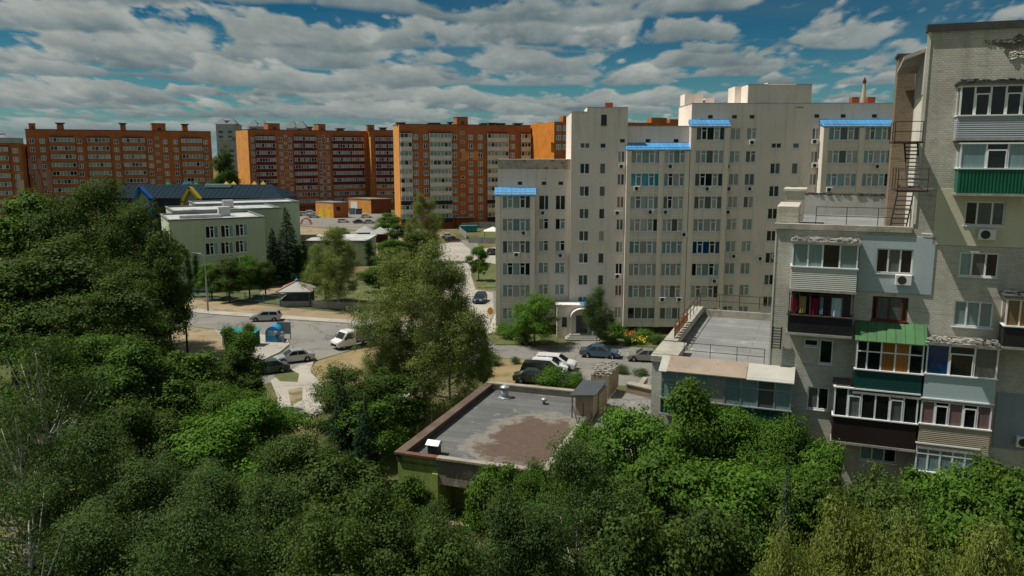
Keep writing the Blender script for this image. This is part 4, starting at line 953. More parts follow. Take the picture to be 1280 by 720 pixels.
# utility building and sheds in front of the orange blocks
def shed(u0, uc, u1, vb, vt, Y, label, mL, mF, door=None):
    c = AtY(uc, vb, Y); zt = AtY(uc, vt, Y).z; a_ = AtY(u0, vb, Y+8); e_ = AtY(u1, vb, Y+3)
    o = thing('utility_shed', (c.x, Y, 0), 0, label, 'shed')
    A, E = Vector((a_.x-c.x, a_.y-Y)), Vector((e_.x-c.x, e_.y-Y)); D = A+E
    b = MB(); P = [(A.x,A.y),(0,0),(E.x,E.y),(D.x,D.y)]
    for k, mm in zip(range(4), (0, 1, 1, 1)): p, q = P[k], P[(k+1) % 4]; b.quad((*p,0),(*q,0),(*q,zt),(*p,zt), mm)
    b.build('wall', [mL, mF], o); b = MB(); cx, cy = D.x/2, D.y/2; b.prism([(cx+(p[0]-cx)*1.04, cy+(p[1]-cy)*1.04) for p in P], zt, zt+.3); b.build('roof', felt, o)
    for (w_, fs, mt) in door or ():
        d = (A if w_ == 0 else E); n_ = Vector((d.y, -d.x)).normalized()*(.06 if w_ else -.06)
        for f0, f1_, z0, z1 in fs:
            b = MB(); p, q = d*f0+n_, d*f1_+n_; b.quad((p.x,p.y,z0*zt),(q.x,q.y,z0*zt),(q.x,q.y,z1*zt),(p.x,p.y,z1*zt)); b.quad((p.x,p.y,z1*zt),(q.x,q.y,z1*zt),(q.x-n_.x,q.y-n_.y,z1*zt),(p.x-n_.x,p.y-n_.y,z1*zt)); b.build('door' if z0 < .05 else 'window', mt, o)
shed(395, 417, 435.5, 269, 254, 300, 'small orange brick utility building with yellow doors beside the parking lot', ob_y, ob_, ((0, ((.15,.4,0,.55),(.55,.8,0,.55)), ylw), (1, ((.2,.45,.5,.75),), g_dark)))  # left face gets the brick with sunlight in its colour, front the plain one
shed(436, 464, 489, 264.5, 249.5, 322, 'low brick shed with a pale left side in front of the maroon banded block', ob_y, ob_d, ((0, ((.6,.9,0,.8),), white_paint),))
p, q_ = AtY(437, 264, 318), AtY(452, 264, 318); o = thing('metal_gate', (p.x, 318, 0), 0, 'light blue sheet metal gate in front of the low brick shed', 'gate'); wd = q_.x-p.x
b = MB(); b.box(0, 0, .1, wd*.5-.05, .08, 2.6); b.build('leaf', M('light_blue_sheet', (.16,.30,.40), .6), o); b = MB(); b.box(wd*.5+.05, 0, .1, wd, .08, 2.4); b.build('leaf', M('dark_blue_sheet', (.04,.10,.17), .6), o)
b = MB(); b.box(-.15,-.02,0,-.01,.12,2.7); b.box(wd+.01,-.02,0,wd+.15,.12,2.7); b.build('post', steel_dk, o)
# ---------- ground, roads, paths ----------
def ground_mat():
    m, nt, b = nodes('dry_and_green_grass'); co = ocoord(nt)
    c = mixc(nt, ramp(nt, noise(nt, co, .05, 6, .6), .42, .6), (.055, .085, .022), (.20, .155, .075))
    c = mixc(nt, ramp(nt, noise(nt, co, .12, 6, .65), .55, .7), c, (.24, .195, .12))
    c = mixc(nt, .4, c, mixc(nt, noise(nt, co, 2.5, 4), (.03, .05, .012), (.22, .18, .10)))
    L(nt, c, b.inputs['Base Color']); b.inputs['Roughness'].default_value = .95; b.inputs['Specular IOR Level'].default_value = .1
    bp = nt.nodes.new('ShaderNodeBump'); bp.inputs['Strength'].default_value = .5; bp.inputs['Distance'].default_value = .1
    L(nt, noise(nt, co, 3, 5), bp.inputs['Height']); L(nt, bp.outputs[0], b.inputs['Normal']); return m
b = MB(); b.quad((-2500,-300,0),(2500,-300,0),(2500,5000,0),(-2500,5000,0)); tag(b.build('ground', ground_mat()), kind='structure')
asph = M('worn_pale_asphalt', (.205, .195, .175), .92, .12, .12, 5, .2, 0, patch=((.14, .135, .125), .56, .66, .22), crack=.5)
conc_road = M('pale_concrete_road', (.37, .345, .295), .92, .12, .15, 5, .2, 0, patch=((.27, .25, .22), .58, .68, .2), crack=.45)
soil = M('dry_trodden_soil', (.275, .215, .135), .95, .2, .2, 4, .4, 0, patch=((.13, .13, .05), .56, .66, .35))
strawg = M('dry_straw_grass', (.25, .19, .095), .95, .25, .4, 4, .5, 0, patch=((.11, .12, .035), .6, .7, .5))
lawn = M('green_lawn', (.095, .11, .04), .95, .25, .4, 5, .5, 0, patch=((.22, .18, .07), .58, .68, .3))
kerb_m = M('grey_kerb_stone', (.38, .36, .32), .9, .2)
LV = [.004]
def sheet(name, pts, mt, lift=None):
    z = LV[0] if lift is None else lift; LV[0] += .004
    P = [G(u, v) for u, v in pts]; b = MB(); b.add([(p.x, p.y, z) for p in P], [tuple(range(len(P)))])
    return tag(b.build(name, mt), kind='structure')
def kerb(pts, w=.16, h=.12):
    P = [G(u, v) for u, v in pts]; b = MB()
    for p, q in zip(P, P[1:]):
        d = (q-p).normalized(); b.obox(((p.x+q.x)/2, (p.y+q.y)/2), (d.x, d.y), (q-p).length/2, w/2, 0, h)
    return tag(b.build('kerb', kerb_m), kind='structure')
sheet('verge', [(150,371),(250,375),(385,387),(470,395),(640,405),(640,412),(470,404),(385,398),(300,394),(210,386),(150,383)], soil)
sheet('pavement', [(150,380),(215,382),(290,390),(380,396),(470,402),(610,408),(610,413),(470,406.5),(380,401),(290,395),(205,388),(150,386)], conc_road)
sheet('road', [(120,384),(205,388.5),(290,395.5),(380,401.5),(470,407),(575,414),(560,372),(540,345),(534,322),(545,306),(575,300),(596,302),(600,312),(589,322),(589,345),(596,362),(622,364),(622,380),(618,398),(607,424),(622,432),(690,432),(742,424),(775,432),(835,438),(835,482),(735,482),(668,479),(668,449),(612,447),(590,455),(540,440),(480,430),(440,437),(390,452),(338,478),(300,490),(280,480),(330,455),(350,444),(362,434),(362,426),(345,420),(300,415),(240,408),(120,404)], asph)
sheet('street', [(537,322),(547,307),(574,301),(588,312),(589,345),(594,362),(616,366),(617,386),(606,424),(585,432),(577,412),(562,372),(544,345)], conc_road)
sheet('forecourt', [(592,312),(620,309),(620,330),(592,326)], conc_road)
sheet('sidewalk', [(620,390),(624,398),(620,415),(610,417),(614,402)], conc_road)
sheet('bare_earth', [(205,414),(240,409),(300,416),(330,420),(322,432),(300,445),(260,450),(215,440)], soil)
sheet('bus_stop_island', [(268,412),(345,420),(360,426),(360,432),(347,441),(325,451),(300,455)], conc_road)
kerb([(345,420.3),(359,425.5),(361,431),(349,441),(325,452)])
kerb([(205,388),(290,395),(380,401),(470,406.5)])
sheet('straw_patch', [(388,463),(396,452),(440,439),(480,432),(520,440),(500,462),(440,482),(412,478),(400,478)], strawg)
sheet('footpath', [(338,476),(375,456),(392,452),(388,465),(402,480),(412,492),(404,515),(380,530),(350,520),(346,495)], conc_road)
sheet('grass_patch', [(342,470),(362,461),(374,468),(372,478),(350,477)], lawn)
sheet('dry_patch', [(360,488),(378,484),(378,500),(364,508)], soil)
sheet('straw_yard', [(608,449),(668,450),(668,478),(612,482),(596,470)], strawg)
sheet('garden_bed', [(618,431),(640,414),(697,417),(697,431)], lawn)
sheet('flower_garden', [(742,423),(735,415),(765,412),(850,410),(850,438),(776,431)], lawn)
sheet('parking_lot', [(372,282),(376,268),(440,266),(520,268),(530,288),(500,294),(470,290)], asph)
sheet('playground', [(372,283),(470,291),(520,300),(505,316),(440,330),(372,300)], soil)
sheet('school_yard', [(170,366),(210,345),(330,342),(470,345),(520,350),(540,380),(470,392),(385,384),(250,372)], lawn)
sheet('yard_path', [(330,352),(350,350),(356,372),(325,370)], soil)
sheet('lawn_strip', [(594,285),(640,285),(640,299),(600,300)], lawn)
sheet('lawn_corner', [(591,330),(640,334),(640,360),(597,360)], lawn)
# ---------- flat roofed green building in front ----------
k0 = G(497, 565, 5.0); k1 = G(612, 478, 5.0); k2 = G(755, 492, 5.0)
ka = math.atan2(k2.y-k1.y, k2.x-k1.x); KF = Fr(k0.x, k0.y, ka)
kx, ky = KF.loc(k2); kx1, _ = KF.loc(k1)
flat = thing('flat_roofed_building', (k0.x, k0.y, 0), ka, 'low green building with a stained grey flat roof among the trees', 'building')
kgreen = M('apple_green_render', (.28, .36, .10), .9, .08, .4, 4, .1, .25)
def stain_roof():
    m, nt, b_ = nodes('stained_bitumen_roof'); co = ocoord(nt)
    sp = nt.nodes.new('ShaderNodeVectorMath'); sp.operation = 'DISTANCE'
    mp = nt.nodes.new('ShaderNodeMapping'); L(nt, co, mp.inputs[0]); mp.inputs['Scale'].default_value = (1, .72, 1)
    L(nt, mp.outputs[0], sp.inputs[0]); sp.inputs[1].default_value = (7.3, 4.4, 4.5*1)
    d = math_(nt, 'ADD', sp.outputs['Value'], math_(nt, 'MULTIPLY', math_(nt, 'SUBTRACT', noise(nt, co, .45, 8, .7), .5), 6.5))
    base = mixc(nt, ramp(nt, noise(nt, co, .3, 5), .3, .7), (.082, .086, .086), (.125, .13, .126))
    base = mixc(nt, .3, base, mixc(nt, noise(nt, co, 8, 3), (.08, .08, .08), (.24, .24, .23)))
    t = nt.nodes.new('ShaderNodeTexBrick'); L(nt, co, t.inputs['Vector']); t.inputs['Scale'].default_value = 1; t.inputs['Brick Width'].default_value = 8; t.inputs['Row Height'].default_value = 1.0; t.inputs['Mortar Size'].default_value = .03; t.inputs['Mortar Smooth'].default_value = .6
    t.inputs['Color1'].default_value = (.88, .88, .88, 1); t.inputs['Color2'].default_value = (1.1, 1.1, 1.1, 1); t.inputs['Mortar'].default_value = (.5, .5, .5, 1); base = mixc(nt, 1.0, base, t.outputs[0], 'MULTIPLY')
    base = mixc(nt, math_(nt, 'MULTIPLY', ramp(nt, noise(nt, co, .9, 6, .7), .56, .66), .6), base, (.22, .215, .20))
    ring = mixc(nt, ramp(nt, math_(nt, 'ABSOLUTE', math_(nt, 'SUBTRACT', d, 3.6)), 1.1, 0.0), base, (.22, .205, .175))
    dirt = mixc(nt, noise(nt, co, 3, 5), (.07, .05, .04), (.145, .102, .078))
    c = mixc(nt, ramp(nt, d, 4.0, 2.6), ring, dirt)
    L(nt, c, b_.inputs['Base Color']); b_.inputs['Roughness'].default_value = .9; b_.inputs['Specular IOR Level'].default_value = .2; return m
b = MB(); px0 = KF.px(546, 590)[0]
b.wall(0, px0, 0, 4.9, [(.8, 2.4, 1.0, 2.6)], 0, .2, 0)
b.quad((0,ky,0),(0,0,0),(0,0,4.9),(0,ky,4.9), 0); b.quad((kx,0,0),(kx,ky,0),(kx,ky,4.9),(kx,0,4.9), 1); b.quad((kx,ky,0),(0,ky,0),(0,ky,4.9),(kx,ky,4.9), 1)
b.box(px0+.002, -.001, 3.2, kx, .3, 4.9, 1); b.quad((px0,2.8,0),(kx,2.8,0),(kx,2.8,3.3),(px0,2.8,3.3), 0); b.quad((px0,0,0),(px0,2.8,0),(px0,2.8,3.2),(px0,0,3.2), 0); b.quad((px0,.3,3.2),(kx,.3,3.2),(kx,2.8,3.2),(px0,2.8,3.2), 1)
b.box(0, 0, 4.3, kx, ky, 4.49, 1)
b.build('wall', [kgreen, M('patched_grey_brick', (.22, .19, .16), .95, .2, .8, 5, .3, .3, patch=((.36, .33, .28), .55, .6, .9))], flat)
b = MB(); b.quad((.3,.3,4.5),(kx-.3,.3,4.5),(kx-.3,ky-.3,4.5),(.3,ky-.3,4.5)); b.build('flat_roof', stain_roof(), flat)
brn = M('brown_parapet_cap', (.12, .085, .065), .95, .3, .7, 5, .5); palec = M('pale_parapet_cap', (.30, .27, .22), .95, .25, .8, 5, .4)
b = MB(); b.box(-.18, -.16, 4.9, .5, ky-.0, 5.05, 0); b.box(-.1, 0, 4.51, .32, ky-.3, 4.899, 0); b.box(-.1, ky-.32, 4.51, kx, ky+.1, 4.98, 1); b.box(-.14, ky-.4, 4.98, kx, ky+.16, 5.08, 1)
b.box(.5, -.16, 4.9, 2.8, .28, 5.03, 2); b.box(2.8, -.18, 4.9, kx, .3, 5.04, 1); b.box(kx-.35, .3, 4.51, kx+.1, ky*.55, 4.9, 1)
b.build('parapet_cap', [brn, palec, M('brick_red_cap', (.16, .075, .05), .9, .3)], flat)
put_window(flat, .8, 1.0, 1.6, 1.6, (1, 1), (), (DK,), 0)
b = MB(); b.box(px0-.3, -.12, 0, px0+.1, .28, 3.9); b.build('pillar', kgreen, flat)
b = MB(); b.box(px0+.2, -.6, 0, kx, -.1, .9); b.build('porch_step', M('tan_concrete', (.34, .25, .18), .9, .15), flat)
def on_roof(u, v): x, y = KF.loc(G(u, v, 4.5)); return x, y
x, y = on_roof(543, 568); b = MB(); b.box(x-.35, y-.3, 4.5, x+.35, y+.3, 5.25, 0); b.add([(x-.46,y-.42,5.25),(x+.46,y-.42,5.25),(x+.46,y+.42,5.25),(x-.46,y+.42,5.25),(x-.46,y,5.5),(x+.46,y,5.5)], [(0,1,5,4),(2,3,4,5),(0,4,3),(1,2,5),(0,3,2,1)], 1); b.build('vent_box', [steel_dk, galv], flat)
x, y = on_roof(631, 497); b = MB(); b.lathe([(.30, 4.5), (.30, 5.15), (.18, 5.16), (.18, 5.35), (.42, 5.36), (.40, 5.42), (.06, 5.6)], (x, y, 0), 14); b.box(x-.5, y-.4, 4.502, x+.5, y+.4, 4.56); b.build('vent_mushroom', galv, flat, True)
x, y = on_roof(680, 505); b = MB(); b.lathe([(.12, 4.5), (.12, 4.8), (.28, 4.81), (.2, 4.95), (.03, 5.02)], (x, y, 0), 12); b.build('vent_mushroom', galv, flat, True)
x, y = on_roof(733, 512); b = MB(); b.box(kx-1.2, y-1.6, 4.5, kx+.15, y+2.0, 6.1, 0); b.build('roof_shaft', M('tan_render', (.30, .25, .18), .9, .15, .5, 4, .2, .3), flat)
b = MB(); b.add([(kx-1.6,y-1.9,6.05),(kx+.4,y-1.9,6.25),(kx+.4,y+2.3,6.25),(kx-1.6,y+2.3,6.05),(kx-1.6,y-1.9,6.13),(kx+.4,y-1.9,6.33),(kx+.4,y+2.3,6.33),(kx-1.6,y+2.3,6.13)], [(3,2,1,0),(4,5,6,7),(0,1,5,4),(1,2,6,5),(2,3,7,6),(3,0,4,7)]); b.build('shaft_lid', M('dark_metal_lid', (.06, .07, .075), .6, .1), flat)
b = MB(); b.tube([(kx-1.3,y-2.2,4.5),(kx-1.3,y-2.2,6.2)], .05, 5); b.tube([(kx-1.3,y-2.2,5.6),(kx-.6,y-3.4,4.6)], .04, 5); b.tube([(kx-.5,y-2.0,4.6),(kx-.5,y-2.0,5.7)], .05, 5); b.build('stair_rail', rust, flat)
# annex roof terrace to the right
tz = 4.1
annex = thing('roof_annex', (0, 0, 0), 0, 'low annex with a patchy grey roof between the green building and the brick block', 'building')
Q = [KF.world(kx+.12, 1), KF.world(kx+.12, ky+4.5), RB.world(xL-.15, 12), RB.world(xL-.15, 2)]
b = MB(); P = [(p.x, p.y) for p in Q]
for i in range(4): p, q = P[i], P[(i+1) % 4]; b.quad((*p,0),(*q,0),(*q,tz),(*p,tz))
b.build('wall', lb, annex); b = MB(); b.add([(*p, tz-.01) for p in P], [(0,1,2,3)]); b.build('flat_roof', M('patchy_grey_roof', (.20, .195, .185), .92, .12, .3, 6, .3, patch=((.30, .28, .25), .6, .68, .6), seam=(7, 1.0, .03), crack=.4), annex)
b = MB(); d = (Q[2]-Q[1]); b.obox(((Q[1].x+Q[2].x)/2+d.x*.1, (Q[1].y+Q[2].y)/2+d.y*.1), (d.x, d.y), d.length*.4, .3, tz, tz+.75, 0); b.obox(((Q[1].x+Q[2].x)/2+d.x*.1, (Q[1].y+Q[2].y)/2+d.y*.1), (d.x, d.y), d.length*.4, .42, tz+.75, tz+.85, 1); b.build('parapet', [lb_d, palec], annex)
p = G(803, 483, tz); b = MB(); b.obox((p.x, p.y), (.35, .93), 1.3, .2, tz, tz+.5); b.build('roof_curb', palec, annex)
# crumbling wall pieces
cw = thing('crumbling_wall', (0, 0, 0), 0, 'crumbling brick wall topped with loose rubble between the flat roof and the annex', 'wall')
tanb = brick('tan_brick', (.33, .26, .18), (.2, .17, .13), .27, .12, .15, .3)
for i, (u, v, hl, h1) in enumerate(((742, 512, 1.3, 1.7), (756, 489, 1.9, 1.9))):
    p = G(u, v, tz); b = MB(); b.obox((p.x, p.y), (.34, .94), hl, .75, tz-.02, tz+h1); b.build('wall_block', tanb, cw)
    b = MB(); dx, dy = .34, .94
    for _ in range(330):
        a_ = rr.uniform(-hl, hl); c_ = rr.uniform(-.75, .75); x_, y_ = p.x+dx*a_-dy*c_, p.y+dy*a_+dx*c_
        b.rubble(x_, x_+.01, y_, y_+.01, tz+h1, tz+h1+.55*rr.random()**3*(1 if i else .5), 1, rr, 0, .11)
    b.build('rubble_top', M('pale_rubble', (.30, .285, .25), .95, .5, 1.5, 6, .6), cw)
# ---------- small structures ----------
p = G(492, 556); o = thing('white_shed', (p.x-.6, p.y+3, 0), R(-19), 'small white roofed shed beside the left edge of the flat roof', 'shed')
b = MB(); b.box(-1.4, -1.2, 0, 1.4, 1.2, 3.2, 0); b.build('wall', M('cream_sheet_wall', (.42, .40, .36), .8, .1, streak=.3), o); b = MB(); b.add([(-1.55,-1.35,3.2),(1.55,-1.35,3.2),(1.55,1.35,3.45),(-1.55,1.35,3.45),(-1.55,-1.35,3.28),(1.55,-1.35,3.28),(1.55,1.35,3.53),(-1.55,1.35,3.53)], [(3,2,1,0),(4,5,6,7),(0,1,5,4),(1,2,6,5),(2,3,7,6),(3,0,4,7)]); b.build('roof', white_paint, o); b = MB(); b.box(-.5, -1.26, .05, .5, -1.203, 2.2); b.build('door', M('rust_door', (.2, .13, .09), .8), o)
def fence(label, pts, h, post_m, panel, step=2.5, rail_m=None, group=None, pr=.045):
    P = [G(u, v) for u, v in pts]; o = thing('fence', (P[0].x, P[0].y, 0), 0, label, 'fence', group); o0 = P[0]
    rb = MB()
    for p, q in zip(P, P[1:]):
        n = max(1, round((q-p).length/step))
        for k in range(n):
            a_, c_ = p.lerp(q, k/n)-o0, p.lerp(q, (k+1)/n)-o0
            b = MB(); b.box(-pr*1.3, -pr*1.3, 0, pr*1.3, pr*1.3, h+.08); b.build('post', post_m, o, False, (a_.x, a_.y, 0))
            for z in (h*.1, h*.93): rb.tube([(a_.x, a_.y, z), (c_.x, c_.y, z)], pr*.6, 4)
            d = (c_-a_); m_ = max(3, int(d.length/.28))
            for j in range(1, m_):
                t = a_+d*j/m_
                if panel == 'bars': rb.tube([(t.x, t.y, h*.1), (t.x, t.y, h*.93)], .016, 4, cap=False)
            if panel == 'sheet':
                nn = d.normalized().orthogonal()*.03; rb.obox(((a_.x+c_.x)/2, (a_.y+c_.y)/2), (d.x, d.y), d.length/2-pr, .02, h*.05, h*.96)
    rb.build('rail_panel', rail_m or post_m, o)
blup = M('bright_blue_post', (.03, .22, .38), .6); greyf = M('grey_concrete_fence', (.27, .27, .26), .9, .15, .6, 4, .2, .3)
fence('low school fence with bright blue posts along the dry verge', [(205,369),(262,374),(330,379.5),(372,383)], 1.6, blup, 'bars', 3.2)
fence('grey fence continuing behind the roadside tree', [(390,385),(450,389),(480,391)], 1.3, greyf, 'sheet', 3.0)
fence('pale mesh fence alongside the green flat roofed building', [(522,549),(556,526),(590,505)], 1.9, M('pale_fence_post', (.42, .40, .34)), 'bars', 2.2)
fence('grey concrete fence around the yard of the ivory balcony block', [(577,287),(598,285.5),(640,286)], 2.2, greyf, 'sheet', 4)
fence('grey slanted concrete fence beside the maroon parked car', [(574,291),(583,298.5)], 2.0, greyf, 'sheet', 4)
fence('low dark fence panel at the left corner of the grey building lawn', [(586,304),(619,305)], 1.8, greyf, 'sheet', 4)
# street lamp, poles
p = G(260, 388.5); o = thing('street_lamp', (p.x, p.y, 0), 0, 'tall grey concrete street lamp on the dry verge', 'street lamp')
b = MB(); b.tube([(0,0,0),(0,0,4),(0,0,8.6)], [.17,.13,.09], 8); b.build('pole', concrete, o); b = MB(); b.tube([(0,0,8.5),(-.5,0,8.9),(-1.3,0,9.0)], .05, 6); b.build('arm', galv, o); b = MB(); b.box(-1.9,-.16,8.92,-1.15,.16,9.08); o_ = link('lamp_head', bevelled(b.mesh('lamp_head', galv), .04), o)
p = G(234.5, 441); pt = AtY(231, 385, p.y); o = thing('wooden_pole', (p.x, p.y, 0), 0, 'bare dark wooden utility pole standing in the dry grass', 'pole')
b = MB(); b.tube([(0,0,0),(pt.x-p.x,0,pt.z)], [.14,.10], 8); b.build('shaft', M('tarred_wood', (.05, .035, .028), .9), o); b = MB(); b.box(-.5,-.05,pt.z-.7,.5,.05,pt.z-.6); b.build('crossbar', steel_dk, o)
# kindergarten veranda with striped pyramid roof
p = G(367, 384); o = thing('veranda_pavilion', (p.x, p.y+2.6, 0), R(4), 'grey veranda with a pale pyramid roof striped in orange', 'pavilion')
b = MB(); b.box(-2.3,1.9,.1,2.3,2.05,2.5); b.box(-2.3,-2.2,.1,-2.15,2.05,1.2); b.box(-2.3,-2.25,.1,2.3,-2.15,.9); b.box(-2.4,-2.4,0,2.4,2.4,.1); b.build('wall', M('grey_planks', (.30,.30,.30), .9), o)
b = MB(); E = 2.8; z0, z1 = 2.5, 3.8
b.add([(-E,-E,z0),(E,-E,z0),(E,E,z0),(-E,E,z0),(0,0,z1),(-E,-E,z0-.14),(E,-E,z0-.14),(E,E,z0-.14),(-E,E,z0-.14)], [(0,1,4),(1,2,4),(2,3,4),(3,0,4),(5,8,7,6),(0,5,6,1),(1,6,7,2),(2,7,8,3),(3,8,5,0)]); b.build('roof', gz_roof, o)
for sx, sy in ((-1,-1),(1,-1),(1,1),(-1,1)):
    b = MB(); b.tube([(sx*E*1.0, sy*E*1.0, z0+.03),(0,0,z1+.05)], .11, 4); b.build('roof_stripe', M('orange_red_stripe', (.36,.13,.07), .6), o)
for sx in (-2.3, 2.3):
    b = MB(); b.box(sx-.07,-2.35,.1,sx+.07,-2.25,2.45); b.build('post', blup, o)
b = MB(); b.lathe([(.3,z1-.02),(.3,z1+.25),(.05,z1+.4)], n=8); b.build('finial', blup, o)
# bus stop with teal roof, blue barrel kiosk
p = G(290, 431); o = thing('bus_shelter', (p.x+1.0, p.y, 0), R(-6), 'bus shelter with a teal roof behind the thin young poplar', 'bus shelter'); o.scale = (.8, .8, .74)
b = MB(); b.add([(-2.6,-1.1,2.35),(3.2,-1.1,2.35),(3.2,1.1,2.6),(-2.6,1.1,2.6),(-2.6,-1.1,2.48),(3.2,-1.1,2.48),(3.2,1.1,2.73),(-2.6,1.1,2.73)], [(3,2,1,0),(4,5,6,7),(0,1,5,4),(1,2,6,5),(2,3,7,6),(3,0,4,7)]); b.build('roof', M('teal_sheet_roof', (.03,.26,.25), .5, .1), o)
b = MB(); b.box(-2.4,.8,0,3.0,.9,2.4); b.box(-2.4,-.6,0,-2.3,.8,2.4); b.build('back_wall', M('dull_green_sheet', (.06,.12,.10), .7, .15), o)
b = MB(); b.box(-2,.3,.4,2.6,.75,.48); b.build('seat', bark, o)
for x in (-2.35, .3, 2.95):
    b = MB(); b.box(x-.05,-.95,0,x+.05,-.85,2.4); b.build('post', steel_dk, o)
p = G(343.5, 426); o = thing('barrel_kiosk', (p.x, p.y, 0), 0, 'bright blue barrel shaped kiosk at the corner of the junction', 'kiosk')
b = MB(); n = 12; vs = []
for y in (-.9, .9):
    vs += [(-.92, y, .15)]+[(-.92*math.cos(math.pi*k/n), y, 1.15+.92*math.sin(math.pi*k/n)) for k in range(n+1)]+[(.92, y, .15)]
k_ = n+3; b.add(vs, [tuple(range(k_)), tuple(reversed(range(k_, 2*k_)))]+[(i, i+k_, (i+1) % k_+k_, (i+1) % k_) for i in range(k_)]); b.build('shell', M('bright_blue_plastic', (.02,.26,.55), .4, .06, spec=.5), o)
b = MB(); b.box(-.55,-.96,.9,.55,-.903,1.5); b.build('hatch', M('pale_blue_panel', (.25,.42,.52), .5), o); b = MB(); b.box(-1,-.95,0,1,.95,.149); b.build('base', concrete, o)
p = G(355.5, 424); o = tag(link('notice_board', None, None, (p.x, p.y, 0), 0), 'grey notice board standing beside the blue barrel kiosk', 'board')
b = MB(); b.box(-.9,-.03,.7,.9,.03,2.3); b.build('panel', M('grey_board', (.30,.31,.30), .8), o)
for x in (-.8,.8):
    b = MB(); b.box(x-.04,.03,0,x+.04,.1,2.2); b.build('post', steel_dk, o)
# playground climbing frame
p = G(382, 281); o = thing('climbing_arch', (p.x, p.y, 0), 0, 'orange arched climbing frame at the edge of the playground', 'play equipment')
for y in (0, 1.6):
    b = MB(); b.tube([(-1.9,y,0),(-1.2,y,1.6),(0,y,2.3),(1.2,y,1.6),(1.9,y,0)], .16, 6); b.build('arch', M('orange_steel', (.5,.10,.03), .5), o)
b = MB()
for x, z in ((-1.2,1.6),(0,2.3),(1.2,1.6)): b.tube([(x,0,z),(x,1.6,z)], .05, 5)
b.build('rung', rust, o)
for u, v, lab, mt in ((411.5, 271, 'green waste container beside the orange utility building', M('green_container', (.03,.18,.10), .6)), (586, 290, 'teal container by the concrete fence of the ivory balcony block', M('teal_container', (.02,.24,.24), .6))):
    p = G(u, v); o = thing('waste_container', (p.x, p.y, 0), R(10), lab, 'container'); wd = 1.6 if u < 500 else 2.4
    b = MB(); b.add([(-wd,-1,.15),(wd,-1,.15),(wd,1,.15),(-wd,1,.15),(-wd*1.1,-1.15,1.9),(wd*1.1,-1.15,1.9),(wd*1.1,1.15,1.9),(-wd*1.1,1.15,1.9)], [(0,3,2,1),(0,1,5,4),(1,2,6,5),(2,3,7,6),(3,0,4,7)]); b.build('bin', mt, o); b = MB(); b.box(-wd*1.13,-1.2,1.9,wd*1.13,1.2,2.05); b.build('lid', mt, o)
p = G(374, 381); 
p = G(616, 300); o = thing('white_canopy', (p.x, p.y+2, 0), 0, 'small white pyramid canopy peeking out left of the grey building', 'canopy')
b = MB(); b.add([(-2.6,-2,2.4),(2.6,-2,2.4),(2.6,2,2.4),(-2.6,2,2.4),(0,0,3.6)], [(0,1,4),(1,2,4),(2,3,4),(3,0,4),(0,3,2,1)]); b.build('roof', white_paint, o)
for x in (-2.3, 2.3):
    b = MB(); b.box(x-.06,-1.8,0,x+.06,-1.7,2.4); b.build('post', steel_dk, o)
p = G(621.0, 404); o = thing('orange_sign', (p.x-.9, p.y-.6, 0), 0, 'round orange sign on a short post at the left corner of the grey building', 'sign')
b = MB(); b.tube([(0,0,0),(0,0,2.2)], .04, 6); b.build('post', galv, o); b = MB(); n = 14; b.add([(.42*math.cos(6.283*k/n), -.05, 1.9+.55*math.sin(6.283*k/n)) for k in range(n)]+[(.42*math.cos(6.283*k/n), -.01, 1.9+.55*math.sin(6.283*k/n)) for k in range(n)], [tuple(range(n))]+[(k,(k+1)%n,(k+1)%n+n,k+n) for k in range(n)]); b.build('disc', M('orange_sign_paint', (.55,.26,.05), .6), o)
# ---------- cars ----------
tyre_m = M('black_rubber', (.015, .015, .015), .9, .1); rim_m = M('alloy_rim', (.35, .35, .36), .35, .05, metal=.6)
carglass = M('tinted_car_glass', (.012, .016, .018), .08, .1, spec=.8); lamp_m = M('clear_headlamp', (.55, .57, .58), .15, .05, spec=.8); tail_m = M('red_tail_lamp', (.30, .01, .01), .25, .05)
trim_m = M('black_car_trim', (.02, .02, .02), .6, .1)
def paint(name, col, metal=.15): return M(name, col, .32, .03, .5, 6, spec=.5, metal=metal, coat=.6)
def wheel(root, x, y, r, wd, side):
    b = MB(); n = 18; pr = [(-wd/2, r*.62), (-wd/2, r*.92), (-wd*.36, r), (wd*.36, r), (wd/2, r*.92), (wd/2, r*.62)]
    vs = [(q*math.cos(6.2832*k/n), a_, q*math.sin(6.2832*k/n)) for a_, q in pr for k in range(n)]
    fs = [(j*n+k, j*n+(k+1) % n, (j+1)*n+(k+1) % n, (j+1)*n+k) for j in range(5) for k in range(n)]
    b.add(vs, fs); b.add([(r*.62*math.cos(6.2832*k/n), 0, r*.62*math.sin(6.2832*k/n)) for k in range(n)], [tuple(range(n))])
    t = b.build('tyre', tyre_m, root, True, (x, y, r)); t.name = 'wheel'
    b = MB(); yo = side*wd*.40
    b.add([(r*.6*math.cos(6.2832*k/n), yo, r*.6*math.sin(6.2832*k/n)) for k in range(n)]+[(r*.52*math.cos(6.2832*k/n), yo-side*.03, r*.52*math.sin(6.2832*k/n)) for k in range(n)], [(k, (k+1) % n, (k+1) % n+n, k+n) for k in range(n)])
    for k in range(5):
        q = 6.2832*k/5; c_, s_ = math.cos(q), math.sin(q); w2 = .05
        b.add([(-s_*w2, yo-side*.02, c_*w2), (s_*w2, yo-side*.02, -c_*w2), (c_*r*.55+s_*w2, yo-side*.01, s_*r*.55-c_*w2), (c_*r*.55-s_*w2, yo-side*.01, s_*r*.55+c_*w2)], [(0,1,2,3)])
    b.build('rim', rim_m, t)
def lerp(a, b, t): return a+(b-a)*t
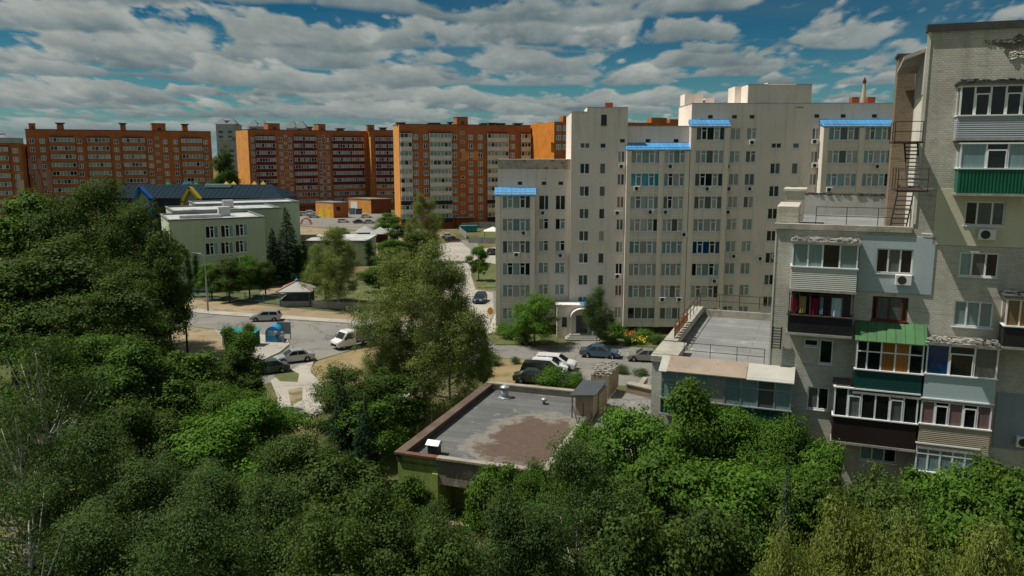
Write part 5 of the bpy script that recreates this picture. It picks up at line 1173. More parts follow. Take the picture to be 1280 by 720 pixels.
def car(name, p, head, kind, pm, label, cat='car', group=None, Ln=4.5, Wd=1.78):
    """nose towards +x of its own axes; head = compass turn of the nose in degrees"""
    o = thing(name, (p.x, p.y, .03), R(head), label, cat, group)
    Ht = dict(sedan=1.45, hatch=1.52, suv=1.68, wagon=1.5)[kind]; gz = .22 if kind == 'suv' else .17; r = .36 if kind == 'suv' else .31
    bel = Ht*.615; h2 = Wd/2
    tops = dict(sedan=[(-.5,.36),(-.498,.70),(-.47,bel+.02),(-.32,bel+.06),(.20,bel+.02),(.40,bel-.12),(.485,bel-.27),(.5,.50),(.495,.30)],
                hatch=[(-.5,.36),(-.497,.75),(-.485,bel+.02),(-.30,bel+.04),(.24,bel+.02),(.42,bel-.12),(.49,bel-.28),(.5,.50),(.495,.30)])['sedan' if kind == 'sedan' else 'hatch']
    out = [(x*Ln, z) for x, z in tops]
    wx = (.31*Ln, -.30*Ln); ar = r*1.18
    for cx in wx:
        out += [(cx+ar*math.cos(a_), max(gz+.02, r+ar*math.sin(a_))) for a_ in [R(q) for q in (-15, 15, 45, 75, 105, 135, 165, 195)]]
    b = MB(); n = len(out)
    b.add([(x, -h2, z) for x, z in out]+[(x, h2, z) for x, z in out], [tuple(reversed(range(n))), tuple(range(n, 2*n))]+[(i, (i+1) % n, (i+1) % n+n, i+n) for i in range(n)])
    me = bevelled(b.mesh('body', pm), .07, 2, 35)
    cab = dict(sedan=((-.36,.27),(-.20,.07)), hatch=((-.475,.29),(-.40,.08)), suv=((-.485,.30),(-.43,.09)), wagon=((-.48,.28),(-.41,.07)))[kind]
    (xb0, xb1), (xr0, xr1) = cab
    zb = bel+.0; Y0, Y1 = h2*.955, h2*.76
    V8 = [Vector(v) for v in ((xb0*Ln,-Y0,zb),(xb1*Ln,-Y0,zb),(xb1*Ln,Y0,zb),(xb0*Ln,Y0,zb),(xr0*Ln,-Y1,Ht-.03),(xr1*Ln,-Y1,Ht-.03),(xr1*Ln,Y1,Ht-.03),(xr0*Ln,Y1,Ht-.03))]
    c = MB(); xm = (xr0+xr1)/2*Ln
    c.add([tuple(v) for v in V8]+[(xm,-Y1,Ht),(xm,Y1,Ht)], [(0,1,5,8,4),(1,2,6,5),(2,3,7,9,6),(3,0,4,7),(4,8,9,7),(8,5,6,9),(3,2,1,0)])
    cm = bevelled(c.mesh('cab', pm), .06, 2, 25)
    bm = bmesh.new(); bm.from_mesh(me); bm.from_mesh(cm); bm.to_mesh(me); bm.free(); bpy.data.meshes.remove(cm)
    for pl in me.polygons: pl.use_smooth = False
    bo = link('body', me, o)
    def pane(nm, q, i0, i1, j0, j1, mt=carglass, dst=.012):
        A, B_, C_, D_ = q; P = lambda s, t: A.lerp(B_, s).lerp(D_.lerp(C_, s), t)
        nn = (B_-A).cross(D_-A).normalized(); b2 = MB()
        F_ = [P(i0,j0), P(i1,j0), P(i1,j1), P(i0,j1)]; vs = [v+nn*dst for v in F_]+[v-nn*.03 for v in F_]
        b2.add(vs, [(0,1,2,3),(0,4,5,1),(1,5,6,2),(2,6,7,3),(3,7,4,0)]); return b2.build(nm, mt, o)
    pane('windscreen', (V8[1],V8[2],V8[6],V8[5]), .05, .95, .08, .93); pane('rear_window', (V8[3],V8[0],V8[4],V8[7]), .08, .92, .25 if kind != 'sedan' else .1, .9)
    for q in ((V8[0],V8[1],V8[5],V8[4]), (V8[2],V8[3],V8[7],V8[6])):
        f = q[0] is V8[0]
        for i0, i1 in (((.07,.47),(.51,.90)) if f else ((.10,.49),(.53,.93))): pane('side_window', q, i0, i1, .12, .88)
    for sy in (-1, 1):
        for cx in wx: wheel(o, cx, sy*(h2-.09), r, .2, sy)
        b = MB(); b.box(.455*Ln, sy*h2*.55-.2, bel-.36, .5*Ln+.012, sy*h2*.55+.2, bel-.2); link('headlight', bevelled(b.mesh('headlight', lamp_m), .03), o)
        b = MB(); b.box(-.5*Ln-.012, sy*h2*.72-.16, .66, -.47*Ln, sy*h2*.72+.16, .84); link('tail_light', bevelled(b.mesh('tail_light', tail_m), .02), o)
        b = MB(); x = xb1*Ln-.35; b.box(x-.08, sy*(h2+.12)-.09, bel+.03, x+.06, sy*(h2+.12)+.09, bel+.16); link('mirror', bevelled(b.mesh('mirror', pm), .03), o)
    b = MB(); b.box(.5*Ln-.03, -h2*.5, .40, .5*Ln+.015, h2*.5, .56); b.build('grille', trim_m, o)
    b = MB(); b.box(-.44*Ln, -h2-.012, .26, .45*Ln, h2+.012, .33) if kind == 'suv' else b.box(-.5*Ln-.015, -.26, .52, -.5*Ln+.02, .26, .63); b.build('sill_trim' if kind == 'suv' else 'number_plate', trim_m if kind == 'suv' else white_paint, o)
    return o
silver = paint('silver_car_paint', (.42,.43,.44), .35); whitec = paint('white_car_paint', (.70,.70,.69), 0); blackc = paint('black_car_paint', (.012,.013,.015)); bluec = paint('steel_blue_car_paint', (.07,.13,.20), .3)
greenc = paint('dark_green_car_paint', (.02,.04,.04), .2); beigec = paint('grey_beige_car_paint', (.30,.28,.25), .3); navyc = paint('navy_car_paint', (.015,.03,.08), .2); maroonc = paint('maroon_car_paint', (.07,.012,.012), .2); paleb = paint('pale_teal_car_paint', (.40,.52,.52), .1); greyc = paint('dark_grey_car_paint', (.05,.05,.055), .3)
def at(u, v): return G(u, v)
car('parked_car', at(333, 401), 185, 'hatch', silver, 'silver hatchback driving along the far side of the road near the verge', Ln=4.3)
car('parked_car', at(368, 452), 207, 'sedan', silver, 'silver sedan turning out of the junction below the blue kiosk', Ln=4.5)
car('parked_car', at(336, 466), 207, 'sedan', greenc, 'dark green sedan half hidden by the thin young poplar', Ln=4.4)
car('parked_car', at(600, 377.5), 262, 'hatch', navyc, 'dark blue car driving down the concrete street beside the grey building', Ln=4.4)
car('parked_car', at(566, 302.5), 5, 'sedan', maroonc, 'maroon sedan parked at the end of the concrete street', Ln=4.6)
car('parked_car', at(560, 297.5), 12, 'sedan', whitec, 'white sedan parked behind the maroon one at the end of the street', Ln=4.4)
car('parked_car', at(614.5, 318), 80, 'hatch', navyc, 'dark blue car parked close to the left corner of the grey building', Ln=4.2)
car('parked_car', at(694, 461), -14, 'suv', whitec, 'big white suv parked in the courtyard beside the black suv', 'car', 'cars parked in the courtyard', Ln=4.75, Wd=1.9)
car('parked_car', at(686, 464.5), -10, 'wagon', whitec, 'white car squeezed between the white suv and the black suv', 'car', 'cars parked in the courtyard', Ln=4.4)
car('parked_car', at(678, 471), -10, 'suv', blackc, 'black suv parked in the courtyard with chrome window line', 'car', 'cars parked in the courtyard', Ln=4.7, Wd=1.88)
car('parked_car', at(668, 478), -8, 'sedan', greenc, 'dark green car parked in front of the black suv by the hedge', 'car', 'cars parked in the courtyard', Ln=4.5)
car('parked_car', at(750, 446), -12, 'sedan', bluec, 'steel blue fastback parked by the entrance steps', 'car', 'cars parked in the courtyard', Ln=4.8, Wd=1.85)
car('parked_car', at(807, 451), 170, 'sedan', beigec, 'grey beige sedan half hidden behind the brick block corner', 'car', 'cars parked in the courtyard', Ln=4.4)
car('parked_car', at(149, 416), 60, 'hatch', navyc, 'dark blue car parked in the shade under the big left tree', Ln=4.3)
for u, v, hd, kd, mt, lab in ((381, 270, 8, 'suv', whitec, 'white van parked nearest the school wall in the far lot'), (389, 268, 6, 'suv', whitec, 'white van parked behind another white one left of the utility building'), (393, 272.5, 0, 'wagon', paleb, 'pale teal car parked left of the orange utility building'),
    (422, 271.5, 20, 'hatch', greyc, 'dark grey car beside the utility building corner'), (429, 278.5, 15, 'hatch', whitec, 'white car in the middle of the far lot facing the playground'), (449, 279.5, 10, 'sedan', greyc, 'dark grey car above the farther gazebo roof'), (458, 272.5, 12, 'hatch', whitec, 'white hatchback parked in front of the brick shed'), (461.5, 279.5, 10, 'sedan', silver, 'silver sedan right above the gazebo roofs')):
    car('parked_car', at(u, v), hd, kd, mt, lab, 'car', 'cars in the far parking lot', Ln=4.4)
# box truck
p = G(441, 433); o = thing('box_truck', (p.x, p.y, .03), R(222), 'white cab truck with a grey canvas cargo box on the junction', 'truck')
prof = [(.0,.35),(1.0,.35),(2.62,.35),(2.70,.55),(2.68,.95),(2.0,1.22),(1.35,2.05),(1.1,2.15),(.0,2.18)]
b = MB(); n = len(prof); b.add([(x,-.98,z) for x, z in prof]+[(x,.98,z) for x, z in prof], [tuple(reversed(range(n))), tuple(range(n,2*n))]+[(i,(i+1)%n,(i+1)%n+n,i+n) for i in range(n)]); link('cab', bevelled(b.mesh('cab', whitec), .08, 2, 25), o)
def sl(nm, vs, mt, th=.03):
    b = MB(); vs = [Vector(v) for v in vs]; nn = (vs[1]-vs[0]).cross(vs[2]-vs[0]).normalized(); k = len(vs)
    b.add([tuple(v+nn*.02) for v in vs]+[tuple(v-nn*th) for v in vs], [tuple(range(k))]+[(i,i+k,(i+1)%k+k,(i+1)%k) for i in range(k)]); return b.build(nm, mt, o)
sl('windscreen', [(1.93,-.86,1.30),(1.93,.86,1.30),(1.40,.80,1.98),(1.40,-.80,1.98)], carglass)
sl('side_window', [(.45,-.98,1.25),(1.65,-.98,1.25),(1.22,-.98,1.95),(.45,-.98,1.95)], carglass); sl('side_window', [(1.65,.98,1.25),(.45,.98,1.25),(.45,.98,1.95),(1.22,.98,1.95)], carglass)
b = MB(); b.box(2.62,-.7,.45,2.72,.7,.75); b.build('grille', trim_m, o)
for sy in (-1, 1):
    b = MB(); b.box(2.5,sy*.72-.17,.78,2.70,sy*.72+.17,.95); link('headlight', bevelled(b.mesh('headlight', lamp_m), .03), o)
    b = MB(); b.box(1.55,sy*1.15-.1,1.2,1.68,sy*1.15+.1,1.6); b.build('mirror', trim_m, o)
    for x in (1.75,-2.0): wheel(o, x, sy*.86, .36, .22, sy)
b = MB(); b.box(-3.3,-1.08,.75,-.08,1.08,2.75); link('cargo_box', bevelled(b.mesh('cargo_box', M('grey_canvas', (.27,.28,.28), .8, .08, .8, 4, .2, .2)), .08, 2), o)
b = MB(); b.box(-3.3,-.5,.45,0,.5,.749); b.build('chassis', trim_m, o)
# ---------- people ----------
skin = M('skin', (.42, .26, .18), .6, .05)
def person(p, head, label, top, bottom, hair, step=.18):
    me = bpy.data.meshes.new('person')
    J = dict(pel=(0,0,.95), w=(0,0,1.08), ch=(0,.01,1.30), nk=(0,0,1.47), h0=(0,.01,1.55), h1=(0,.015,1.64), h2=(0,.01,1.72),
             ls=(-.19,0,1.40), le=(-.25,.02,1.13), lw=(-.25,.12,.90), lh=(-.25,.14,.81), rs=(.19,0,1.40), re=(.25,-.02,1.13), rw=(.25,.06,.89), rh=(.25,.08,.80),
             lp=(-.09,0,.90), lk=(-.10,step,.50), la=(-.10,step*.7,.08), lt=(-.10,step*.7+.17,.04), rp=(.09,0,.90), rk=(.10,-step*.4,.50), ra=(.10,-step*1.2,.10), rt=(.10,-step*1.2+.16,.04))
    ks = list(J); E = [('pel','w'),('w','ch'),('ch','nk'),('nk','h0'),('h0','h1'),('h1','h2'),('ch','ls'),('ls','le'),('le','lw'),('lw','lh'),('ch','rs'),('rs','re'),('re','rw'),('rw','rh'),('pel','lp'),('lp','lk'),('lk','la'),('la','lt'),('pel','rp'),('rp','rk'),('rk','ra'),('ra','rt')]
    rad = dict(pel=.14,w=.125,ch=.15,nk=.055,h0=.075,h1=.10,h2=.07,ls=.065,le=.045,lw=.035,lh=.04,rs=.065,re=.045,rw=.035,rh=.04,lp=.10,lk=.062,la=.045,lt=.035,rp=.10,rk=.062,ra=.045,rt=.035)
    def grown(keys, edges, extra, nm):
        bm = bmesh.new(); vm = {k: bm.verts.new(J[k]) for k in keys}; [bm.edges.new((vm[a_], vm[c_])) for a_, c_ in edges]
        m2 = bpy.data.meshes.new(nm); bm.to_mesh(m2); bm.free(); ob2 = link(nm, m2)
        md = ob2.modifiers.new('s', 'SKIN'); 
        for i, k in enumerate(keys):
            q = rad[k]+extra; m2.skin_vertices[0].data[i].radius = (q, q*.85); m2.skin_vertices[0].data[i].use_root = i == 0
        ob2.modifiers.new('d', 'SUBSURF').levels = 1; ob2.modifiers['d'].render_levels = 1
        return ob2
    o = grown(ks, E, 0, 'person'); o.data.materials.append(skin); o.location = (p.x, p.y, .02); o.rotation_euler.z = R(head); tag(o, label, 'person')
    s_ = grown(['w','ch','nk','ls','le','rs','re'], [('w','ch'),('ch','nk'),('ch','ls'),('ls','le'),('ch','rs'),('rs','re')], .022, 'shirt'); s_.data.materials.append(top); s_.parent = o
    t_ = grown(['pel','lp','lk','la','rp','rk','ra'], [('pel','lp'),('lp','lk'),('lk','la'),('pel','rp'),('rp','rk'),('rk','ra')], .02, 'trousers'); t_.data.materials.append(bottom); t_.parent = o
    b = MB(); b.lathe([(.10,1.62),(.112,1.68),(.09,1.76),(.03,1.79)], (0,-.015,0), 12); b.build('hair', hair, o, True)
white_c = M('white_shirt_cloth', (.65,.65,.64), .9); dark_c = M('dark_trouser_cloth', (.06,.07,.09), .9); blue_c = M('light_blue_cloth', (.22,.32,.42), .9); hair_m = M('brown_hair', (.05,.03,.02), .8)
person(G(346.5, 428), 200, 'person in a white top and dark trousers walking past the blue barrel kiosk', white_c, dark_c, hair_m)
person(G(354, 428.5), 170, 'person in pale blue clothes walking just right of the one in white', blue_c, M('pale_blue_denim', (.22,.27,.34), .9), hair_m, .12)
# ---------- where the trees stand ----------
T = tree
gl, gf, gy = 'dense trees at the far left', 'trees along the front', 'trees around the yard'
for q in (
 ('dark0','poplar_tree',118,227,96,100,'tall tree rising highest at the left in front of the orange block'),
 ('dark2','poplar_tree',70,246,97,85,'tall tree left of the highest left tree'),
 ('dark0','poplar_tree',163,256,93,86,'tree on the right shoulder of the highest left tree'),
 ('green1','maple_tree',36,247,100,120,'broad green tree at the left edge below the pale pink patch'),
 ('dark1','linden_tree',203,286,90,64,'dark tree over the shaded road at the right end of the left tree group'),
 ('dark2','linden_tree',70,300,84,150,'shadowy tree in front of the tall left trees'),
 ('dark0','linden_tree',160,330,86,90,'dark low branched tree just left of the wooden pole'),
 ('green0','maple_tree',5,330,80,130,'green tree cut by the left edge halfway down'),
 ('dark2','linden_tree',140,345,76,120,'dark tree whose foot shades the parked dark blue car'),
 ): T(*q, gl)
for q in (
 ('green0','maple_tree',105,414,60,135,'bright green maple in front of the dark left tree'),
 ('green1','maple_tree',165,432,55,130,'bright green maple left of the wooden pole'),
 ('green2','maple_tree',222,436,58,115,'bright green maple just under the bare earth mound'),
 ('green1','maple_tree',60,432,52,120,'green maple behind the pale leaning birch branches'),
 ('green0','maple_tree',265,474,55,110,'mid green maple below the dry grass near the wooden pole'),
 ('fresh0','ash_tree',322,486,50,135,'fresh green ash directly below the footpath'),
 ('fresh1','ash_tree',260,515,46,140,'fresh green ash to the lower left of the footpath'),
 ('wispy','poplar_tree',288,396,72,26,'thin wispy poplar in front of the teal bus shelter'),
 ('wispy','poplar_tree',309,392,73,24,'taller thin wispy poplar by the bus shelter'),
 ('wispy','poplar_tree',299,402,71,40,'wispy poplar between the two taller thin ones'),
 ('dark1','linden_tree',300,432,70,58,'small dense tree under the thin poplars'),
 ('pale0','birch_tree',527,318,69.5,172,'large pale olive birch in the centre hiding the street'),
 ('pale1','birch_tree',560,345,70.5,105,'right hand part of the central birch pair, nearest the street'),
 ('pale1','birch_tree',487,402,69,92,'lower drooping birch left of the large central birch'),
 ('dark0','chestnut_tree',432,460,60,105,'dark chestnut right of the footpath'),
 ('dark1','chestnut_tree',485,468,62,100,'dark chestnut under the central birch'),
 ('green2','maple_tree',455,500,54,90,'green maple in front of the dark chestnuts'),
 ('spruce','spruce_tree',425,478,53,70,'dark conical spruce in front of the footpath end'),
 ('spruce','spruce_tree',455,505,47,75,'dark conical spruce left of the white roofed shed'),
 ('sparse','birch_tree',40,415,42,165,'sparse leaning birch with pale branches at the left edge'),
 ('sparse','birch_tree',15,500,37,150,'sparse pale branched birch cut by the left edge lower down'),
 ('birch1','birch_tree',105,540,37,150,'olive birch below the bright maples at the left'),
 ('birch0','birch_tree',190,575,36,150,'olive birch rising at the lower left between darker trees'),
 ('dark2','linden_tree',170,500,46,110,'dark tree in the gap between the left maples'),
 ('birch0','birch_tree',275,580,36,150,'olive birch under the fresh green ash trees'),
 ('dark0','linden_tree',365,545,44,120,'dark tree below the conical spruces'),
 ('dark1','linden_tree',420,570,40,130,'deep green tree left of the green wall corner'),
 ('birch1','birch_tree',330,620,31,170,'olive birch at the bottom under the deep green trees'),
 ('birch0','birch_tree',120,640,29,190,'olive birch at the bottom left corner'),
 ('sparse','birch_tree',35,620,28,200,'sparse pale birch in the very bottom left corner'),
 ('birch1','birch_tree',230,650,28,190,'olive birch at the bottom between the corner birch and the middle'),
 ('dark2','linden_tree',460,610,33,140,'shadowed tree at the bottom left of the green wall'),
 ('green1','maple_tree',512,600,40,84,'leafy tree right in front of the green wall corner'),
 ('birch0','birch_tree',535,632,34,110,'small olive birch below the porch of the green building'),
 ('dark0','linden_tree',420,655,27,180,'dark tree at the bottom edge left of centre'),
 ('green2','maple_tree',618,578,42,82,'dense green maple covering the right half of the porch'),
 ('green0','maple_tree',668,572,41,75,'dense green maple at the near edge of the stained roof'),
 ('birch1','birch_tree',725,572,33,170,'broad olive birch in the bottom centre'),
 ('birch0','birch_tree',640,620,30,150,'olive birch at the bottom below the dense porch maples'),
 ('fresh0','ash_tree',735,522,45,95,'fresh green ash overlapping the annex roof'),
 ('fresh1','ash_tree',798,500,44,125,'fresh green ash in front of the teal glazed balcony, left part'),
 ('green1','maple_tree',862,484,42.5,125,'bright maple reaching up to the teal glazed balcony'),
 ('fresh0','ash_tree',925,494,42,110,'bright ash under the pale sheet roof'),
 ('green0','maple_tree',985,512,41,105,'bright maple below the small two pane window'),
 ('fresh1','ash_tree',1030,540,40,90,'ash in front of the dark brown balcony'),
 ('green2','maple_tree',835,560,36,150,'large green maple one row nearer than the balcony ashes'),
 ('fresh1','ash_tree',915,570,35,160,'wide green ash in the lower right centre'),
 ('green0','maple_tree',1010,578,35,150,'wide green maple below the dark brown balcony'),
 ('dark1','linden_tree',1085,590,36,110,'darker tree in front of the lowest window of the brick block'),
 ('green1','maple_tree',1150,596,37,110,'green maple under the lowest blue balcony'),
 ('fresh0','ash_tree',1212,574,35,130,'green ash before the slate blue wall'),
 ('green2','maple_tree',1268,578,34,120,'green maple cut by the right edge'),
 ('dark0','linden_tree',1120,630,30,150,'dark tree in the hollow at the lower right'),
 ('green1','maple_tree',1215,630,29,170,'green maple over the yellow willow tops at the right'),
 ('bluespruce','blue_spruce',984,598,31,48,'pale blue spruce tip among the green crowns'),
 ('dark2','linden_tree',885,630,29,170,'dark tree in the shadow at the bottom right of centre'),
 ('dark1','linden_tree',795,640,27,160,'dark tree at the bottom centre beside the broad olive birch'),
 ('dark0','linden_tree',560,670,27,160,'dark tree at the bottom edge under the porch'),
 ('willow0','willow_tree',1068,664,24,165,'yellow green willow with the tallest drooping top'),
 ('willow1','willow_tree',990,694,22,150,'yellow green willow at the left end of the row'),
 ('willow1','willow_tree',1150,686,23,160,'yellow green willow right of the tallest willow top'),
 ('willow0','willow_tree',1245,692,22,160,'yellow green willow in the bottom right corner'),
 ): T(*q, gf)
for q in (
 ('ball','round_tree',668,368,98,64,'round clipped tree in front of the grey building'),
 ('birch1','young_tree',746,363,98.5,42,'slender olive tree right of the arched entrance'),
 ('pale1','roadside_tree',419,290,124,82,'full roadside tree by the orange striped veranda'),
 ('birch0','roadside_tree',405,315,128,60,'olive tree behind the full roadside tree'),
 ('spruce','spruce_tree',357,263,146,44,'tallest dark spruce against the school wall'),
 ('spruce','spruce_tree',340,288,146,34,'shorter dark spruce left of the tallest school spruce'),
 ('green0','young_tree',473,332,138,44,'leafy young tree on the lawn between the veranda and the central birch'),
 ('pale1','young_tree',503,318,122,46,'olive young tree peeking over the top of the central birch'),
 ('column','thuja_tree',380,298,146,9,'narrow thuja column right of the tall school spruce'),
 ('column','thuja_tree',372,305,146,9,'narrow thuja column between the tall spruce and another thuja'),
 ('column','thuja_tree',461,299,168,9,'narrow thuja column at the right corner of the low annex'),
 ('column','thuja_tree',234,317,133,6,'thin thuja column left of the street lamp by the school wall'),
 ('column','thuja_tree',244,317,133,6,'thin thuja column closest to the street lamp'),
 ('fresh0','young_tree',309,315,132,34,'light yellow green young tree before the school'),
 ('dark1','young_tree',284,322,128,40,'dark green young tree right of the street lamp'),
 ('dark0','young_tree',330,326,134,30,'dark green young tree left of the spruces'),
 ('fresh1','young_tree',262,326,131,30,'mid green young tree behind the street lamp'),
 ('pale0','poplar_tree',529,248,176,50,'tall pale poplar in front of the ivory balcony block'),
 ('dark1','poplar_tree',520,290,165,46,'darker tree at the foot of the tall pale poplar'),
 ('green0','poplar_tree',489,298,160,50,'yellowish green tree right of the gazebos'),
 ('fresh0','young_tree',485,264,240,30,'round green tree at the edge of the parking lot'),
 ('dark2','young_tree',497,280,215,28,'dark bushy tree behind the gazebos'),
 ('fresh1','young_tree',598,305,150,25,'small bright tree on the lawn corner by the grey building'),
 ('fresh1','young_tree',423,283,205,32,'low bright tree on the playground edge'),
 ('dark1','distant_tree',279,187,268,32,'tall dark tree in the gap between the first two orange blocks'),
 ('green0','distant_tree',275,214,258,26,'lower lighter tree at the foot of the dark gap tree'),
 ('dark0','young_tree',604,412,76,20,'small dark tree between the central birch and the yard'),
 ): T(*q, gy)
def bush(key, u, v, h, w, label, group='bushes in the yard'):
    p = G(u, v); plant(key, 'bush', p.x, p.y, h, w, label, 'bush', group)
for q in (('bush0',835,412,3.6,3.4,'tall bright bush against the left edge of the roof terrace'),('bush1',815,413,2.2,2.6,'dark bush left of the tall bright one by the glazed ground floor'),('bush0',640,424,2.0,2.4,'rounded green bush under the left corner of the grey building'),('bush1',655,430,1.6,2.2,'low dark bush beside the round clipped tree'),
          ('bush0',770,421,2.0,2.4,'fresh green bush beside the slender olive tree'),('bush1',757,412,2.6,2.8,'dark bush behind the steel blue fastback'),('bush2',790,429,1.3,2.6,'low olive plants in the flower garden near the beige sedan'),('bush2',762,430,1.2,2.2,'low olive plants behind the steel blue fastback'),('bush0',805,425,1.4,2.8,'low green plants in the middle of the flower garden'),('bush2',826,430,1.3,2.8,'low olive plants beside the roof terrace wall'),
          ('bush0',692,482,2.0,2.6,'bright hedge bush covering the nose of the dark green car'),('bush2',708,484,1.7,2.4,'olive hedge bush right of the bright hedge bush'),('bush0',722,487,1.9,1.6,'upright hedge bush nearest the crumbling wall'),('bush0',610,456,1.9,2.2,'light bush at the left end of the straw yard'),('bush2',601,470,1.6,2.4,'olive bush under the small dark tree'),
          ('bush2',644,455,.9,1.3,'tiny shrub alone on the dry straw yard'),('bush2',776,466,1.0,2.0,'spindly weeds behind the annex parapet'),('bush2',800,469,.8,1.8,'spindly weeds nearest the brick block wall'),('bush0',628,418,1.5,2.0,'clipped bush next to the orange sign'),('bush1',200,373,2.2,4.5,'dark bush at the left end of the school fence')):
    bush(*q)
fl = M('yellow_flowers', (.55,.42,.03), .8, .2); flo = M('orange_flowers', (.5,.16,.03), .8, .2)
def flowers(u, v, mt, label, wd=1.2):
    p = G(u, v); o = thing('flower_clump', (p.x, p.y, 0), 0, label, 'flowers', 'flower clumps in the garden')
    rng = np.random.default_rng(int(u)); n = 160; pos = rng.normal(size=(n, 3))*np.array([wd*.5, wd*.5, .12])+np.array([0, 0, .75])
    link('blossoms', leaf_mesh('blossoms', pos, rng.normal(size=(n, 3))*.5+np.array([0, 0, 1]), .2, mt, 0, .9, rng), o)
    n = 420; pos = rng.random((n, 3))*np.array([wd*1.6, wd*1.6, .7])-np.array([wd*.8, wd*.8, 0]); link('leaves', leaf_mesh('leaves', pos, rng.normal(size=(n, 3)), .2, lf_fresh, 0, .5, rng), o)
flowers(653, 428, fl, 'yellow flowers under the round clipped tree', .8); flowers(789, 424, flo, 'orange flowers in the middle of the garden'); flowers(797, 430, fl, 'yellow flowers at the front of the garden'); flowers(818, 413, flo, 'small orange flowers by the glazed ground floor', .7)
EXPO = 0.0
SKY = dict(k=.05, c=.62, s=2.3, seed=2.7, side=.06, tint0=(.22, .47, .50), tint1=(.032, .22, .31), w0=(2.9, 3.25, 3.1), w1=(4.4, 4.6, 4.25), g0=(.95, 1.45, 1.65), g1=(1.55, 2.1, 2.3),
           layers=((3.7, 5.2, 5.4, .35, .26, .9), (2.4, .37, 3.5, .35, .28, 1.0), (3.0, 3.1, 4.2, .395, .28, 1.0)))
# ---------- sky, sun, camera ----------
AZ = (-.998, .04); EL = R(62)
sd = Vector((AZ[0]*math.cos(EL), AZ[1]*math.cos(EL), math.sin(EL))).normalized()
sun = bpy.data.lights.new('sun', 'SUN'); sun.energy = 4.8; sun.angle = R(.5); sun.color = (1, .945, .85)
so = bpy.data.objects.new('sun', sun); COL.objects.link(so); so.rotation_euler = sd.to_track_quat('Z', 'Y').to_euler(); so.location = (0, 0, 80)
wd_ = bpy.data.worlds.new('World'); scene.world = wd_; wd_.use_nodes = True; nt = wd_.node_tree
bg = nt.nodes['Background']; bg.inputs[1].default_value = .1
sky = nt.nodes.new('ShaderNodeTexSky'); sky.sky_type = 'NISHITA'; sky.sun_disc = False; sky.sun_elevation = EL; sky.sun_rotation = math.atan2(sd.x, sd.y); sky.air_density = 1; sky.dust_density = .6; sky.ozone_density = 2
co = nt.nodes.new('ShaderNodeTexCoord').outputs['Generated']
sp = nt.nodes.new('ShaderNodeSeparateXYZ'); L(nt, co, sp.inputs[0]); X, Y, Z = sp.outputs
az = math_(nt, 'ARCTAN2', X, Y); zz = math_(nt, 'MAXIMUM', Z, 0.0); zk = math_(nt, 'ADD', zz, SKY['k'])
px_ = math_(nt, 'DIVIDE', az, math_(nt, 'POWER', math_(nt, 'ADD', zz, .15), .6)); lz = math_(nt, 'MULTIPLY', math_(nt, 'LOGARITHM', zk, math.e), SKY['c'])
def dens(off, seed, scale, det=8, rough=.55, sx=1.0, puff=0.0):
    c = nt.nodes.new('ShaderNodeCombineXYZ'); L(nt, math_(nt, 'MULTIPLY', px_, sx), c.inputs[0]); L(nt, math_(nt, 'ADD', lz, off), c.inputs[1]); c.inputs[2].default_value = seed
    n = nt.nodes.new('ShaderNodeTexNoise'); L(nt, c.outputs[0], n.inputs['Vector']); n.inputs['Scale'].default_value = scale; n.inputs['Detail'].default_value = det; n.inputs['Roughness'].default_value = rough
    o = n.outputs[0]
    if puff:
        wv = nt.nodes.new('ShaderNodeVectorMath'); wv.operation = 'MULTIPLY_ADD'; L(nt, n.outputs[1], wv.inputs[0]); wv.inputs[1].default_value = (.12, .12, 0); L(nt, c.outputs[0], wv.inputs[2])
        for k, am in ((2.6, 1.0), (6.0, .5)):
            v = nt.nodes.new('ShaderNodeTexVoronoi'); v.feature = 'SMOOTH_F1'; v.inputs['Smoothness'].default_value = .25; L(nt, wv.outputs[0], v.inputs['Vector']); v.inputs['Scale'].default_value = scale*k
            o = math_(nt, 'ADD', o, math_(nt, 'MULTIPLY', math_(nt, 'SUBTRACT', .5, v.outputs['Distance']), puff*am))
    return o
S = SKY
def vec(x, y, z):
    c = nt.nodes.new('ShaderNodeCombineXYZ')
    for i, v in enumerate((x, y, z)):
        if hasattr(v, 'is_output'): L(nt, v, c.inputs[i])
        else: c.inputs[i].default_value = v
    return c.outputs[0]
def nz(v, scale, det, rough):
    n = nt.nodes.new('ShaderNodeTexNoise'); L(nt, v, n.inputs['Vector']); n.inputs['Scale'].default_value = scale; n.inputs['Detail'].default_value = det; n.inputs['Roughness'].default_value = rough
    return n.outputs[0], n.outputs[1]
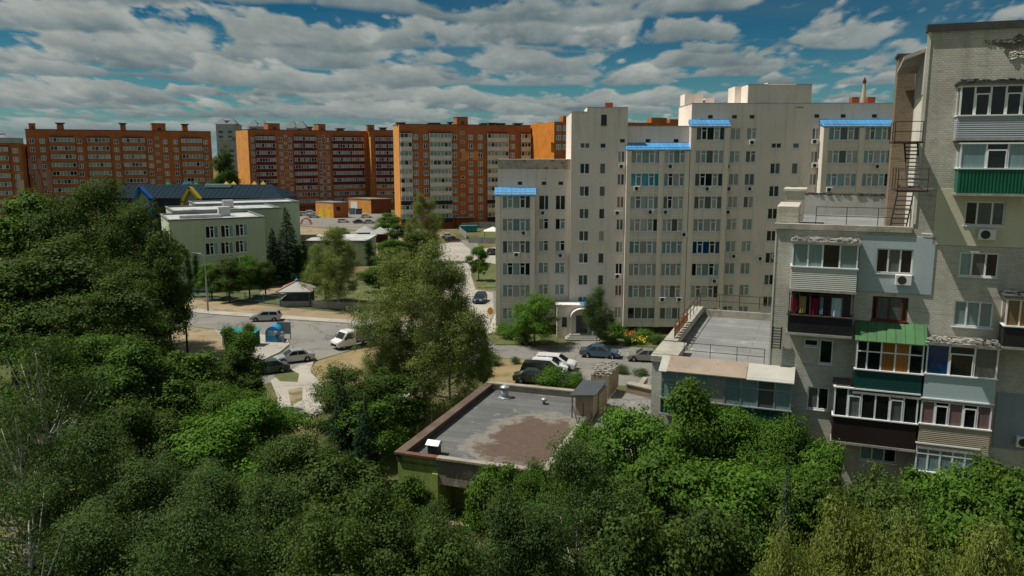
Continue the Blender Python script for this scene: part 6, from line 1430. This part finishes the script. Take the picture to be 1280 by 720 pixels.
def layer(rows, seed, s, thr, B, hgt):
    """one deck of flat-bottomed cumulus: rows of cloud whose bases share a height, shrinking towards the horizon"""
    low = nz(vec(math_(nt, 'MULTIPLY', az, 2.2), math_(nt, 'MULTIPLY', zz, 3.0), seed), 1.6, 3, .5)[0]
    r = math_(nt, 'ADD', math_(nt, 'MULTIPLY', math_(nt, 'LOGARITHM', math_(nt, 'ADD', zz, .035), math.e), rows), math_(nt, 'MULTIPLY', low, 1.1))
    r = math_(nt, 'ADD', r, 20+seed); fr = math_(nt, 'FRACT', r); idn = math_(nt, 'FLOOR', r)
    v = vec(math_(nt, 'ADD', math_(nt, 'MULTIPLY', px_, s), math_(nt, 'MULTIPLY', idn, 5.31)), math_(nt, 'MULTIPLY', fr, hgt), math_(nt, 'MULTIPLY', idn, 3.7))
    n0, ncol = nz(v, 1.0, 9, .55)
    wv = nt.nodes.new('ShaderNodeVectorMath'); wv.operation = 'MULTIPLY_ADD'; L(nt, ncol, wv.inputs[0]); wv.inputs[1].default_value = (.35, .35, 0); L(nt, v, wv.inputs[2])
    puff = None
    for k, am in ((2.6, .17), (6.0, .09)):
        vo = nt.nodes.new('ShaderNodeTexVoronoi'); vo.feature = 'SMOOTH_F1'; vo.inputs['Smoothness'].default_value = .3; L(nt, wv.outputs[0], vo.inputs['Vector']); vo.inputs['Scale'].default_value = k
        t = math_(nt, 'MULTIPLY', math_(nt, 'SUBTRACT', .5, vo.outputs['Distance']), am); puff = t if puff is None else math_(nt, 'ADD', puff, t)
    d = math_(nt, 'ADD', n0, puff)
    d = math_(nt, 'SUBTRACT', d, math_(nt, 'MULTIPLY', math_(nt, 'POWER', fr, 1.5), B))
    d = math_(nt, 'SUBTRACT', d, math_(nt, 'MULTIPLY', ramp(nt, az, -.05, .5), S['side']))
    m = math_(nt, 'MULTIPLY', ramp(nt, d, thr, thr+.10), ramp(nt, fr, .0, .10))
    rim = ramp(nt, d, thr+.20, thr+.02)
    up = ramp(nt, fr, .02, .55)
    tex = ramp(nt, math_(nt, 'ADD', puff, math_(nt, 'MULTIPLY', math_(nt, 'SUBTRACT', n0, .5), .2)), -.03, .12)
    lit = math_(nt, 'ADD', math_(nt, 'MULTIPLY', up, .5), math_(nt, 'ADD', math_(nt, 'MULTIPLY', rim, .35), math_(nt, 'MULTIPLY', tex, .35)), clamp=True)
    return m, lit
det = nz(vec(px_, lz, 4.4), 6, 6, .6)[0]
white = mixc(nt, ramp(nt, det, .3, .7), S['w0'], S['w1']); grey = mixc(nt, ramp(nt, det, .3, .7), S['g0'], S['g1'])
skyc = mixc(nt, 1.0, sky.outputs[0], mixc(nt, ramp(nt, Z, .02, .19), S['tint0'], S['tint1']), 'MULTIPLY')
wisp = math_(nt, 'MULTIPLY', ramp(nt, dens(.7, S['seed']+9, S['s']*.7, 5, .5, .45), .48, .70), .45)
skyc = mixc(nt, wisp, skyc, (1.3, 2.0, 2.2))
fin = skyc
for a_ in S['layers']:
    m_, l_ = layer(*a_); fin = mixc(nt, m_, fin, mixc(nt, l_, grey, white))
fin = mixc(nt, math_(nt, 'MULTIPLY', ramp(nt, Z, .06, .0), .55), fin, (1.9, 2.75, 3.0))
L(nt, fin, bg.inputs[0])
cam = bpy.data.cameras.new('camera'); cam.lens = 36*F/1280; cam.sensor_width = 36; cam.clip_end = 6000; cam.clip_start = .5
co_ = bpy.data.objects.new('camera', cam); COL.objects.link(co_); co_.location = (0, 0, H); co_.rotation_euler = (math.pi/2-TH, 0, 0); scene.camera = co_
scene.render.engine = 'CYCLES'; scene.view_settings.view_transform = 'Standard'; scene.view_settings.look = 'None'; scene.view_settings.gamma = 1; scene.view_settings.exposure = EXPO
wd_.cycles.sampling_method = 'MANUAL'; wd_.cycles.sample_map_resolution = 256
scene.cycles.max_bounces = 4; scene.cycles.diffuse_bounces = 2; scene.cycles.transparent_max_bounces = 6; scene.cycles.use_denoising = True
scene.render.resolution_x = 1024; scene.render.resolution_y = 576
